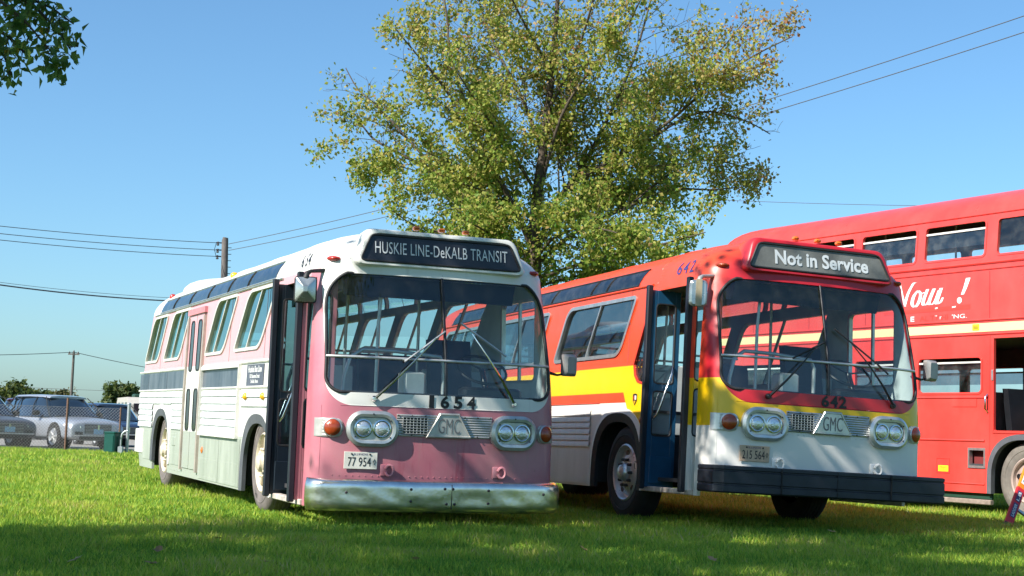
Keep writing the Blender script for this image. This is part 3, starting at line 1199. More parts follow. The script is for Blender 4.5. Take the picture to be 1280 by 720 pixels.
        # skirt access panels with raised seams
        for x0, x1 in ((-5.52, -4.35), (-4.33, -3.24), (-7.5, -6.72), (-9.75, -9.15)):
            mb = MB()
            def fn(u, v, x0=x0, x1=x1):
                z = 0.27 + 0.53 * v + (0.10 if x0 < -6.7 else 0) * (1 - v)
                return Vector((x0 + (x1 - x0) * u, -(bus_w(z) + 0.007), z)), Vector((0, -1, 0))
            slab(mb, fn, 1, 1, 0.006)
            mb.build('skirt_panel', P['skirt'], root)
        mb = MB().bbox(-10.5, -9.85, -1.225, -1.19, 0.44, 0.80, 0.01)
        mb.build('engine_door', M_['white_trim'], root)
        MB().bbox(-7.38, -7.14, -1.225, -1.2, 0.62, 0.74, 0.006).build('filler_flap', P['skirt'], root)
    else:
        for s in (-1, 1):
            fluted(-10.3, b0, 0.70, 1.135, s, sid, 6)
            fluted(b1, -6.0, 0.70, 1.135, s, sid, 6)
            fluted(-6.0, -3.24, 0.70, 1.135, s, sid, 6)
            for x0, x1 in ((-7.4, -5.6), (-5.58, -3.22)):
                mb = MB()
                def fn(u, v, x0=x0, x1=x1, s=s):
                    z = 0.27 + 0.39 * v
                    return Vector((x0 + (x1 - x0) * u, s * (bus_w(z) + 0.008), z)), Vector((0, s, 0))
                slab(mb, fn, 1, 1, 0.007)
                mb.build('skirt_panel', sid, root)
            MB().tube([(-10.3, s * 1.216, 1.205), (-3.0, s * 1.216, 1.205)], 0.006, 6).build('belt_moulding', paint, root, 50)
        # lamp and crest by the front wheel
        MB().lathe([(0.04, 0), (0.038, 0.02), (0.02, 0.035), (0.001, 0.04)], 14, frame((-1.80, -1.211, 1.0), (1, 0, 0), (0, 0, 1), (0, -1, 0))).build('side_lamp', M_['amber'], root, 40)
        M = frame((-2.02, -1.212, 1.235), (1, 0, 0), (0, 0, 1), (0, -1, 0))
        sh_ = [(-0.055, 0.05), (-0.02, 0.06), (0.02, 0.06), (0.055, 0.05), (0.052, -0.02), (0.0, -0.07), (-0.052, -0.02)]
        cr = MB().prism(sh_, 2, 0, 0.003, M).build('crest', M_['black'], root)
        MB().prism([(-0.04, 0.035), (0.0, 0.04), (0.0, -0.01), (-0.04, -0.005)], 2, 0.003, 0.005, M).build('crest_field', M_['orange_lens'], cr)
        MB().prism([(0.005, 0.04), (0.04, 0.035), (0.04, -0.005), (0.005, -0.01)], 2, 0.003, 0.005, M).build('crest_field', M_['white_letter'], cr)
        MB().prism([(-0.03, -0.02), (0.03, -0.02), (0.0, -0.055)], 2, 0.003, 0.005, M).build('crest_field', M_['yellow_lens'], cr)
    # ---- wheel arches, wheels, housings
    hz = lambda x, y: 0.51 - P['z'] + P['pitch'] * x - P['roll'] * y
    for s in (-1, 1):
        for cx, hw, zt in arches:
            outer = arch_curve(cx, hw + 0.145, zt + 0.145, 0.245 if cx > -5 else 0.36)
            mid = arch_curve(cx, hw + 0.085, zt + 0.085, 0.245 if cx > -5 else 0.36)
            inn = arch_curve(cx, hw - 0.015, zt - 0.015, 0.245 if cx > -5 else 0.36)
            def band(a, b, ta, tb, name, mat):
                mb = MB()
                rings = []
                for p, q in zip(a, b):
                    rings.append([(p[0], s * (bus_w(p[1]) - 0.01), p[1]), (p[0], s * (bus_w(p[1]) + ta), p[1]), (q[0], s * (bus_w(q[1]) + tb), q[1]), (q[0], s * (bus_w(q[1]) - 0.03), q[1])])
                mb.loft(rings, True, True, True)
                return mb.build(name, mat, root, 30)
            band(outer, mid, 0.012, 0.022, 'arch_flange', M_['white_trim'] if pink else sid)
            band(mid, inn, 0.024, 0.012, 'arch_lip', M_['arch_grey'] if pink else M_['rubber'])
            # housing
            mb = MB()
            ins = arch_curve(cx, hw + 0.05, zt + 0.03, 0.3)
            mb.loft([[(p[0], s * 1.19, p[1]) for p in ins], [(p[0], s * 0.62, p[1]) for p in ins]], False)
            v = [(p[0], s * 0.62, p[1]) for p in ins]
            mb.add(v, [tuple(range(len(v)))])
            mb.build('wheel_housing', M_['dark'], root)
        fx_, rx_ = FX, RX
        tm = M_['tyre'] if pink else M_['tyre_dark']
        rm = M_['rim_cream'] if pink else M_['rim_alu']
        wheel(root, fx_, s * 1.17, hz(fx_, s), s, tm, rm, 'spoke' if pink else 'disc', lettering='260' if pink and s < 0 else None)
        wheel(root, rx_, s * 1.14, hz(rx_, s), s, tm, rm, 'spoke' if pink else 'disc', W=0.55)
    ax = MB()
    ax.tube([(FX, -0.95, hz(FX, 0)), (FX, 0.95, hz(FX, 0))], 0.06, 8)
    ax.tube([(RX, -0.95, hz(RX, 0)), (RX, 0.95, hz(RX, 0))], 0.09, 8)
    ax.box(-8.4, -6.9, -0.45, 0.45, 0.35, 0.75)
    ax.box(-5.6, -4.4, 0.2, 1.0, 0.32, 0.7)
    ax.box(-1.5, -0.35, -0.35, 0.15, 0.30, 0.42)
    ax.build('axle_and_chassis', M_['dark'], root)
    # ---- interior: floor, seats, rails, dash
    mb = MB()
    for z0_, z1_ in ((0.80, 0.84), (0.38, 0.41)):
        mb.box(-10.3, -1.82, -0.58, 0.58, z0_, z1_)
        for s_ in (-1, 1):
            for xa, xb in ((-10.3, -9.05), (-7.6, -3.12)):
                mb.box(xa, xb, *sorted((s_ * 0.58, s_ * 1.16)), z0_, z1_)
        mb.box(-1.82, -0.40, -0.52, 1.0, z0_, z1_)
    for s_ in (-1, 1):
        for cx in (-8.32, -2.44):
            mb.box(cx - 0.68, cx + 0.68, *sorted((s_ * 0.58, s_ * 1.165)), 1.09, 1.12)
    mb.box(-1.76, -0.45, -1.12, -0.52, 0.36, 0.40)
    mb.box(-1.76, -0.45, -0.75, -0.50, 0.58, 0.62)
    mb.box(-1.80, -1.76, -1.16, -0.5, 0.40, 0.85)
    mb.build('cabin_floor', M_['floor_rubber'], root)
    MB().bbox(-1.72, -0.50, -1.235, -1.15, 0.245, 0.30, 0.008).build('door_step', M_['step'], root)
    for s, n in ((-1, 5), (1, 5)):
        for k in range(n):
            x = -3.3 - 1.28 * k
            if s < 0 and pink and -6.7 < x < -5.4:
                continue
            mb = MB()
            mb.bbox(x - 0.42, x, s * 0.68 - 0.42, s * 0.68 + 0.42, 1.14, 1.26, 0.03)
            rings = []
            for t, th in ((0, 0.05), (0.25, 0.06), (0.55, 0.05), (0.62, 0.02)):
                xx = x - 0.42 - 0.13 * t
                rings.append([(xx - th, s * 0.68 - 0.42, 1.22 + t), (xx + th, s * 0.68 - 0.42, 1.22 + t), (xx + th, s * 0.68 + 0.42, 1.22 + t), (xx - th, s * 0.68 + 0.42, 1.22 + t)])
            mb.loft(rings, True, True, True)
            mb.box(x - 0.3, x - 0.1, s * 0.5 - 0.03, s * 0.5 + 0.03, 0.84, 1.15)
            st = mb.build('passenger_seat', M_['seat'], root, 40)
            MB().tube([(x - 0.52, s * 0.30, 1.5), (x - 0.54, s * 0.30, 1.9), (x - 0.54, s * 0.36, 1.92), (x - 0.54, s * 1.0, 1.92)], 0.014, 6).build('grab_handle', M_['satin'], st, 50)
    # driver's place
    mb = MB()
    mb.bbox(-1.55, -1.05, 0.35, 0.85, 1.16, 1.28, 0.03)
    mb.loft([[(x_ - 0.06, 0.37, z), (x_ + 0.06, 0.37, z), (x_ + 0.06, 0.83, z), (x_ - 0.06, 0.83, z)] for x_, z in ((-1.52, 1.25), (-1.56, 1.5), (-1.62, 1.85), (-1.64, 1.93))], True, True, True)
    mb.box(-1.45, -1.15, 0.5, 0.7, 0.84, 1.17)
    mb.build('driver_seat', M_['seat'], root, 40)
    mb = MB()
    wc, wr = Vector((-0.62, 0.60, 1.60)), 0.25
    ux, uy = Vector((0, 1, 0)), Vector((-0.82, 0, 0.57)).normalized()
    mb.tube([wc + (ux * math.cos(a) + uy * math.sin(a)) * wr for a in np.linspace(0, 2 * PI, 29)[:-1]], 0.014, 6, True)
    for a in (0.2, 2.3, 4.4):
        mb.tube([wc, wc + (ux * math.cos(a) + uy * math.sin(a)) * wr], 0.01, 6)
    mb.tube([wc, wc + Vector((0.28, 0, -0.5))], 0.03, 8)
    mb.build('steering_wheel', M_['black'], root, 50)
    mb = MB()
    mb.bbox(-0.62, -0.20, -0.15, 1.08, 1.05, 1.30, 0.04)
    mb.bbox(-0.50, -0.32, 0.30, 0.92, 1.26, 1.42, 0.03)
    mb.build('dashboard', M_['black'], root, 40)
    # fare box, stanchions, grab rails, modesty panels, visor header, ceiling panels
    MB().bbox(-0.80, -0.58, -0.22, 0.0, 0.84, 1.55, 0.02).build('fare_box', M_['satin'], root)
    for x, y in ((-1.80, -0.48), (-1.80, 0.32), (-3.2, -0.32), (-3.2, 0.32), (-5.6, -0.4), (-5.8, 0.4), (-0.62, -0.5)):
        MB().tube([(x, y, 0.84 if x < -1 else 0.62), (x, y, 2.0), (x, y * 0.95, 2.78 if x < -1 else 2.40)], 0.017, 8).build('stanchion', M_['satin'], root, 50)
    MB().tube([(-0.55, -0.86, 0.9), (-0.50, -0.86, 1.45), (-0.52, -0.80, 1.66), (-0.58, -0.66, 1.74), (-0.62, -0.3, 1.74), (-0.64, 0.16, 1.71), (-0.64, 0.20, 1.62), (-0.64, 0.20, 1.3)], 0.020, 8).build('grab_rail', M_['satin'], root, 50)
    for s in (-1, 1):
        MB().bbox(-1.84, -1.80, *sorted((s * 0.38, s * 1.14)), 0.86, 1.62, 0.01).build('modesty_panel', M_['interior_grey'], root)
        mb = MB()
        mb.tube([(x, s * 0.55, 2.72) for x in (-1.9, -5, -9.4)], 0.016, 6)
        mb.build('ceiling_rail', M_['satin'], root, 50)
    mb = MB()
    mb.prism([(-0.66, 2.27), (-0.52, 2.25), (-0.46, 2.44), (-0.66, 2.46)], 1, -0.86, 0.86)
    mb.build('windshield_header', M_['navy'], root)
    # interior shell lining between window band and ceiling seen through the windshield
    MB().bbox(-10.0, -9.6, -1.1, 1.1, 0.84, 1.7, 0.02).build('rear_bench', M_['seat'], root)

    # ---- nose: headlamps, turn signals, grille, badge
    zh = 0.985
    for s in (-1, 1):
        M = front_frame(s * 0.705, zh, 0.0)
        mb = MB()
        o1 = rrect(-0.245, 0.245, -0.165, 0.165, 0.155, 8)
        o2 = scale_poly(o1, 0.03)
        o3 = scale_poly(o1, 0.055)
        o4 = scale_poly(o1, 0.065)
        mb.loft([[(*p, -0.03) for p in o1], [(*p, 0.035) for p in o1], [(*p, 0.055) for p in o2], [(*p, 0.05) for p in o3], [(*p, 0.02) for p in o4]], True, True, True, M)
        bz = mb.build('headlamp_bezel', P['bezel'], root, 40)
        for k in (-1, 1):
            m = M @ Matrix.Translation((k * 0.088, 0.0, 0.02))
            MB().lathe([(0.085, 0.0), (0.085, 0.018), (0.076, 0.02), (0.072, 0.006)], 26, m, cap0=False, cap1=False).build('lamp_ring', M_['chrome'], bz, 40)
            MB().lathe([(0.076, 0.004), (0.06, 0.02), (0.035, 0.029), (0.0005, 0.032)], 26, m, cap0=False).build('headlamp', M_['lamp'], bz, 60)
        for a in (0.6, 1.57, 2.54, 3.75, 5.67):
            MB().lathe([(0.008, 0), (0.007, 0.006)], 8, M @ Matrix.Translation((0.2 * math.cos(a), 0.135 * math.sin(a), 0.052))).build('screw', M_['nut'], bz)
        # turn signal on its own ribbed plate
        yy = s * 1.085
        M = front_frame(s * 1.075, zh, 0.0)
        mb = MB()
        def tfn(u, v, s=s):
            y0, y1 = 0.97, 1.205
            if s < 0:
                y = -(y0 + (y1 - y0) * u)
            else:
                y = y0 + (y1 - y0) * u
            hh = 0.085 if u > 0.25 else 0.085 * math.sqrt(max(0.02, 1 - ((0.25 - u) / 0.25) ** 2))
            z = zh + (v - 0.5) * 2 * hh
            rib = 0.004 * (1 if int(v * 12) % 2 else 0)
            p = Vector((bus_front(y, z, 0.012 + rib), y, z))
            return p, Vector((1, 0.5 * s, 0)).normalized()
        slab(mb, tfn, 14, 12, 0.016)
        tp = mb.build('turn_signal_plate', M_['alu_old'] if pink else P['bezel'], root, 25)
        M2 = front_frame(s * 1.06, zh, 0.012)
        MB().lathe([(0.092, -0.02), (0.088, 0.018), (0.078, 0.026)], 26, M2, cap1=False).build('lamp_ring', P['bezel'], tp, 40)
        MB().lathe([(0.077, 0.0), (0.075, 0.03), (0.06, 0.045), (0.03, 0.055), (0.0005, 0.057)], 24, M2, cap0=False).build('turn_signal_lens', M_['orange_lens'], tp, 40)
    mb = MB()
    def gfn(u, v):
        y = -0.475 + 0.95 * u
        z = 0.925 + 0.205 * v
        rib = 0.006 * (1 if int(v * 18) % 2 else 0)
        return Vector((bus_front(y, z, 0.010 + rib), y, z)), Vector((1, 0, 0))
    slab(mb, gfn, 18, 18, 0.014)
    gp = mb.build('grille_panel', M_['alu_old'] if pink else M_['alu'], root, 20)
    mb = MB()
    def vfn(u, v):
        y = -0.42 + 0.245 * u
        z = 0.95 + 0.155 * v
        return Vector((bus_front(y, z, 0.020), y, z)), Vector((1, 0, 0))
    slab(mb, vfn, 4, 1, 0.006)
    vg = mb.build('vent_grille', M_['black'], gp)
    for k in range(7):
        z = 0.952 + 0.151 * k / 6
        MB().tube([(bus_front(y, z, 0.024), y, z) for y in (-0.42, -0.3, -0.175)], 0.0042, 4).build('vent_bar', M_['alu'], vg)
    for k in range(8):
        y = -0.418 + 0.241 * k / 7
        MB().tube([(bus_front(y, z, 0.023), y, z) for z in (0.95, 1.105)], 0.003, 4).build('vent_bar', M_['alu'], vg)
    for k in range(8):
        for z in (0.937, 1.118):
            y = -0.46 + 0.92 * k / 7
            MB().lathe([(0.007, 0), (0.006, 0.005)], 8, front_frame(y, z, 0.017)).build('screw', M_['nut'], gp)
    M = front_frame(0.035, 1.035, 0.018)
    tr = [(-0.225, -0.115), (0.225, -0.115), (0.10, 0.118), (-0.10, 0.118)]
    mb = MB()
    mb.loft([[(*p, -0.01) for p in tr], [(*p, 0.018) for p in tr], [(*p, 0.026) for p in scale_poly(tr, 0.012)], [(*p, 0.026) for p in scale_poly(tr, 0.022)], [(*p, 0.018) for p in scale_poly(tr, 0.028)]], True, True, True, M)
    bd = mb.build('maker_badge', M_['alu_old'] if pink else M_['alu'], gp, 30)
    text_mesh('badge_lettering', 'GMC', M_['badge_letter'], bd, M @ Matrix.Translation((0, -0.005, 0.0215)), 0.22, 0.14, bold=-0.005)
    # fleet numbers
    for nx, ch in zip(np.linspace(-P['num_w'] / 2, P['num_w'] / 2, len(P['num'])), P['num']):
        cage_text('nose_digit', ch, P['num_m'], root, 0.06 + nx, 1.256, 0.05 if ch == '1' else 0.088, 0.118, 0.006, bold=0.035)
    for nx, ch in zip(np.linspace(-P['num_w2'] / 2, P['num_w2'] / 2, len(P['num'])), P['num']):
        o = text_mesh('shoulder_digit', ch, P['num_m2'], root, None, 0.06 if ch == '1' else 0.11, 0.14, shear=P.get('num_shear', 0.0), bold=0.01)
        refine(o.data)
        for vtx in o.data.vertices:
            u_, v_, k_ = vtx.co
            zz_ = 2.60 + v_
            xx_ = -0.98 + nx + u_
            dd_ = bus_d(zz_)
            c_ = max(0.0, min(1.0, (xx_ - bus_xf(zz_) + dd_) / dd_))
            vtx.co = (xx_, -(bus_w(zz_) * (1 - c_ ** NEXP) ** (1 / NEXP)) - 0.004, zz_)
        fix_normals(o.data)
    # licence plate
    M = front_frame(-0.80, 0.69, 0.012)
    lp = MB().bbox(-0.155, 0.155, -0.078, 0.078, -0.004, 0.004, 0.002, M).build('licence_plate', P['plate_m'], root)
    text_mesh('plate_number', P['plate'], M_['black_letter'], lp, M @ Matrix.Translation((-0.012, -0.012, 0.006)), P['plate_w'], 0.083, bold=0.0)
    text_mesh('plate_state', 'ILLINOIS', M_['blue_letter'], lp, M @ Matrix.Translation((0.0, 0.058, 0.006)), 0.13, 0.018)
    for p in ((-0.085, 0.058), (0.085, 0.058)):
        MB().lathe([(0.009, 0), (0.008, 0.008)], 10, M @ Matrix.Translation((p[0], p[1], 0.003))).build('screw', M_['nut'], lp)
    q = [(0.128, 0.0), (0.14, 0.028), (0.128, 0.05), (0.116, 0.028)]
    MB().tube([(a, b - 0.035, 0.006) for a, b in q], 0.003, 4, True, M).build('plate_mark', M_['black_letter'], lp)
    # towing eyes
    for s in (-1, 1):
        M = front_frame(s * 0.56 + 0.01, 0.605, 0.0)
        mb = MB()
        mb.bbox(-0.065, 0.02, -0.055, 0.055, -0.01, 0.012, 0.006, M)
        mb.tube([(0.02 + 0.035 * math.cos(a), 0.05 * math.sin(a), 0.012 + 0.03 * abs(math.cos(a / 2))) for a in np.linspace(-PI * 0.9, PI * 0.9, 14)], 0.014, 6, False, M)
        mb.build('tow_eye', paint, root, 40)
    # ---- bumper
    if pink:
        mb = MB()
        def bfn(u, v):
            th = (-1 + 2 * u) * 1.5
            y = 1.275 * math.copysign(abs(math.sin(th)) ** (2 / 3.6), math.sin(th))
            x = 0.135 - 0.36 + 0.36 * math.cos(th) ** (2 / 3.6) - 0.05 * (y / 1.27) ** 2
            zz = v * 2 - 1
            x -= 0.04 * abs(zz) ** 8
            y *= 1 - 0.02 * abs(zz) ** 4
            dent = 0.0055 * (math.sin(y * 9 + 1.3) * math.sin(y * 5 + zz * 2) + 0.6 * math.sin(y * 17 + zz * 3.0))
            x += dent * (1 - abs(zz)) * 0.7
            return Vector((x, y, 0.372 + 0.147 * zz)), Vector((0.8, 0.25 * y, 0)).normalized()
        slab(mb, bfn, 70, 14, 0.03)
        bp = mb.build('bumper', M_['bumper_chrome'], root, 50)
        for y, z in ((-0.95, 0.40), (-0.02, 0.45), (0.06, 0.45), (-0.35, 0.44), (-0.35, 0.33), (0.42, 0.44), (0.42, 0.32), (0.0, 0.31), (0.08, 0.31), (1.02, 0.41)):
            x = bfn((math.asin((abs(y) / 1.275) ** 1.8) * (1 if y > 0 else -1) / 1.5 + 1) / 2, (z - 0.225) / 0.294)[0].x
            MB().lathe([(0.014, -0.005), (0.013, 0.006), (0.006, 0.011)], 10, frame((x, y, z), (0, 1, 0), (0, 0, 1), (1, 0, 0))).build('bumper_bolt', M_['nut'], bp)
        MB().box(0.10, 0.139, 0.048, 0.052, 0.26, 0.49).build('bumper_seam', M_['dark'], bp)
        for s in (-1, 1):
            MB().box(-0.15, 0.1, s * 0.6 - 0.04, s * 0.6 + 0.04, 0.34, 0.42).build('bumper_bracket', M_['dark'], bp)
    else:
        mb = MB()
        out = [(-0.28, -1.285), (0.05, -1.285), (0.155, -1.22), (0.205, -0.9), (0.22, 0.0), (0.205, 0.9), (0.19, 1.265), (-0.28, 1.285)]
        rings = []
        for z, i in ((0.295, 0.02), (0.31, 0.0), (0.365, 0.0), (0.372, 0.012), (0.385, 0.012), (0.392, 0.0), (0.50, 0.0), (0.507, 0.012), (0.517, 0.012), (0.524, 0.0), (0.55, 0.0), (0.56, 0.02)):
            rings.append([(x, y, z) for x, y in scale_poly(out, i)])
        mb.loft(rings, True, True, True)
        bp = mb.build('bumper', M_['bumper_rubber'], root, 25)
        for y in (-0.62, 0.0, 0.62):
            MB().box(0.19, 0.2245, y - 0.003, y + 0.003, 0.31, 0.55).build('bumper_seam', M_['dark'], bp)
    # ---- wipers
    for piv, tip, bl0, bl1 in P['wipers']:
        def on(p, o):
            return Vector((bus_front(p[0], p[1], o), p[0], p[1]))
        mb = MB()
        p0, p1 = Vector(piv), Vector(tip)
        arm = [on(piv, 0.03), on(p0.lerp(p1, 0.3), 0.06), on(p0.lerp(p1, 0.65), 0.055), on(tip, 0.035)]
        mb.tube(arm, [0.016, 0.012, 0.008, 0.006], 6)
        mb.lathe([(0.03, -0.01), (0.028, 0.03), (0.015, 0.045)], 12, front_frame(piv[0], piv[1], 0.0))
        wp = mb.build('wiper', M_['chrome'] if P['wiper_chrome'] else M_['black'], root, 50)
        b0_, b1_ = Vector(bl0), Vector(bl1)
        MB().tube([on(b0_.lerp(b1_, k / 6), 0.024) for k in range(7)], 0.010, 5).build('wiper_blade', M_['rubber'] if not P['wiper_chrome'] else M_['satin'], wp)
    # ---- mirrors
    mb = MB()
    mx, my, mz = -0.40, -1.30, 2.265
    M = frame((mx, my, mz), (0.25, 0.97, 0), (0, 0, 1), (0.97, -0.25, 0))
    if pink:
        sq = rrect(-0.095, 0.095, -0.115, 0.115, 0.02, 3)
        mb.loft([[(*p, -0.03) for p in sq], [(*p, 0.015) for p in sq], [(p[0] * 0.3, p[1] * 0.3, 0.075) for p in sq], [(p[0] * 0.2, p[1] * 0.2, 0.08) for p in sq]], True, True, True, M)
        mi = mb.build('curb_mirror', M_['mirror_back'], root, 20)
        MB().tube([(*p, -0.02) for p in rrect(-0.097, 0.097, -0.117, 0.117, 0.02, 3)], 0.010, 6, True, M).build('mirror_rim', M_['rubber'], mi, 50)
    else:
        sq = rrect(-0.09, 0.09, -0.135, 0.135, 0.045, 4)
        mb.loft([[(*p, -0.03) for p in sq], [(*p, 0.0) for p in sq], [(*p, 0.015) for p in scale_poly(sq, 0.02)]], True, True, True, M)
        mi = mb.build('curb_mirror', M_['mirror_back'], root, 30)
        MB().box(-0.03, 0.03, -0.13, 0.14, 0.014, 0.03, M).build('mirror_stay', M_['mirror_tan'], mi)
    MB().tube([(mx, my, mz + 0.11), (mx, my + 0.01, mz + 0.155), (mx - 0.02, my + 0.05, mz + 0.18), (-0.46, -1.10, mz + 0.20)], [0.032, 0.026, 0.018, 0.022], 8).build('mirror_arm', M_['rubber'] if pink else M_['alu_old'], mi, 50)
    M = frame((-0.33, 1.42, 1.68), (-0.3, 0.95, 0), (0, 0, 1), (0.95, 0.3, 0))
    mb = MB()
    sq = rrect(-0.085, 0.085, -0.11, 0.11, 0.025, 3)
    mb.loft([[(*p, -0.03) for p in sq], [(*p, 0.015) for p in sq], [(p[0] * 0.7, p[1] * 0.75, 0.05) for p in sq]], True, True, True, M)
    mi = mb.build('driver_mirror', M_['mirror_grey'], root, 30)
    MB().tube([(-0.33, 1.40, 1.60), (-0.30, 1.28, 1.575), (-0.27, 1.15, 1.60)], [0.012, 0.012, 0.02], 6).build('mirror_arm', M_['rubber'], mi, 50)
    # ---- folding front doors, swung open
    for xd, ext, nm in ((-1.57, -1, 'rear'), (-0.60, 1, 'front')):
        ya, yb = -1.30, -0.93
        lm = P['door_m']
        mb = MB()
        z0, z1 = 0.29, 2.40
        up = rrect(ya + 0.09, yb - 0.06, 1.40 if not pink else 1.32, 2.25, 0.05, 4)
        lo = rrect(ya + 0.09, yb - 0.06, 0.86 if not pink else 0.80, 1.30 if not pink else 1.22, 0.05, 4)
        # leaf: stiles and rails around two lights
        def bar(y0, y1, zz0, zz1, mb=mb):
            mb.bbox(xd - 0.02, xd + 0.02, y0, y1, zz0, zz1, 0.004)
        uz0, lz0, lz1 = up[0][1], 0.84 if not pink else 0.78, 1.31 if not pink else 1.24
        uz0 = 1.40 if not pink else 1.32
        bar(ya + 0.03, ya + 0.09, z0, z1)
        bar(yb - 0.06, yb, z0, z1)
        bar(ya + 0.09, yb - 0.06, 2.25, z1)
        bar(ya + 0.09, yb - 0.06, lz1, uz0)
        bar(ya + 0.09, yb - 0.06, z0, lz0)
        mats = [lm if ext < 0 else paint]
        leaf = mb.build('door_leaf', mats, root)
        MB().bbox(xd - 0.032, xd + 0.032, ya - 0.03, ya + 0.03, z0 - 0.02, z1 + 0.05, 0.008).build('rubber_edge', M_['rubber_blue'], leaf)
        for q0, q1 in ((uz0, 2.25), (lz0, lz1)):
            MB().add([(xd, ya + 0.09, q0), (xd, yb - 0.06, q0), (xd, yb - 0.06, q1), (xd, ya + 0.09, q1)], [(0, 1, 2, 3)]).build('pane', M_['clear'] if not pink else M_['side_glass'], leaf)
            qq = [(xd + 0.012, p[0], p[1]) for p in rrect(ya + 0.085, yb - 0.055, q0 - 0.005, q1 + 0.005, 0.04, 3)]
            MB().tube(qq, 0.012, 6, True).build('pane_gasket', M_['rubber'], leaf, 50)
        if ext < 0:
            MB().tube([(xd + 0.02, ya + 0.10, 1.02), (xd + 0.07, ya + 0.12, 1.06), (xd + 0.07, yb - 0.10, 1.50), (xd + 0.02, yb - 0.06, 1.58)], 0.013, 8).build('grab_bar', M_['chrome'], leaf, 50)
            MB().bbox(xd + 0.02, xd + 0.035, ya + 0.07, yb - 0.03, 0.33, 0.62, 0.005).build('kick_plate', lm, leaf)
    # ---- panel joints: roof hoops and wall seams
    for x in ((-1.55, -3.2, -4.9, -6.6, -8.2) if pink else (-1.62, -3.3, -5.0, -6.7, -8.3)):
        pts = []
        for a in np.linspace(-1, 1, 31):
            zz = Z_EAVE + 0.01 + (Z_TOP - Z_EAVE - 0.012) * math.sin(math.acos(min(1, abs(a)))) ** 1.0
            pts.append((x, math.copysign(bus_w(zz), a) if abs(a) > 1e-6 else 0.0, zz + 0.001))
        MB().tube(pts, 0.004, 4).build('roof_seam', paint, root)
    for x in ((-2.35, -4.1, -7.05, -8.75) if pink else (-2.28, -4.95)):
        z0_, z1_ = (1.68, 2.46) if pink else (1.62, 2.46)
        MB().loft([[(x + dx_, -(bus_w(z_) + t_), z_) for dx_, t_ in ((-0.004, -0.002), (-0.004, 0.0025), (0.004, 0.0025), (0.004, -0.002))] for z_ in (z0_, z1_)], True, True, True).build('wall_seam', M_['seam_dark'], root)
    MB().tube([(bus_front(y, 1.195, 0.001), y, 1.195) for y in np.linspace(-1.0, 1.0, 21)], 0.0035, 4).build('nose_seam', paint, root)
    for s_ in (-1, 1):
        MB().tube([(bus_front(s_ * 1.16, z, 0.001), s_ * 1.16, z) for z in (0.55, 0.8, 1.0, 1.19)], 0.0035, 4).build('nose_seam', paint, root)
    # ---- rows of rivets
    rv = MB()
    def rivet(p, n):
        n = Vector(n).normalized()
        a = n.orthogonal().normalized() * 0.007
        b = n.cross(a)
        p = Vector(p)
        rv.add([p + a, p + b, p - a, p - b, p + n * 0.005], [(0, 1, 4), (1, 2, 4), (2, 3, 4), (3, 0, 4)])
    for z in ((1.70, 2.455) if pink else (1.66, 2.455, 1.585)):
        for x in np.arange(-9.4, -1.75, 0.075):
            rivet((x, -(bus_w(z) + 0.001), z), (0, -1, 0))
    for xx in (-1.42, -0.66, -0.72) if pink else (-1.55, -0.72, -0.66):
        for z in np.arange(2.50, 2.80, 0.035):
            rivet((xx, -(bus_w(z) + 0.001), z), (0, -0.85, 0.5))
    for z in np.arange(0.30, 2.4, 0.05):
        rivet((-0.44, -(bus_w(z) - 0.004), z), (0.2, -1, 0))
    for y in np.arange(-1.05, 1.06, 0.06):
        for z in (0.54, 0.90) if not pink else (0.55,):
            rivet((bus_front(y, z, 0.001), y, z), (1, 0, 0))
    if pink:
        for x0, x1 in ((-5.5, -4.37), (-4.31, -3.26), (-7.48, -6.74)):
            for z in (0.30, 0.52, 0.78):
                for x in np.arange(x0 + 0.03, x1, 0.07):
                    rivet((x, -(bus_w(z) + 0.007), z), (0, -1, 0))
            for x in (x0 + 0.03, (x0 + x1) / 2, x1 - 0.03):
                for z in np.arange(0.30, 0.8, 0.05):
                    rivet((x, -(bus_w(z) + 0.007), z), (0, -1, 0))
    tag(rv.build('rivets', paint, root), None, None, None, 'stuff')
    return root


def rounded_trap(hb, ht, z0, z1, r, n=5):
    pts = [(-hb, z0), (hb, z0), (ht, z1), (-ht, z1)]
    out = []
    for i in range(4):
        p = Vector(pts[i])
        a = (Vector(pts[i - 1]) - p).normalized()
        b = (Vector(pts[(i + 1) % 4]) - p).normalized()
        s, e = p + a * r, p + b * r
        for k in range(n + 1):
            t = k / n
            q = s * (1 - t) ** 2 + p * 2 * t * (1 - t) + e * t * t
            out.append((q.x, q.y))
    return out


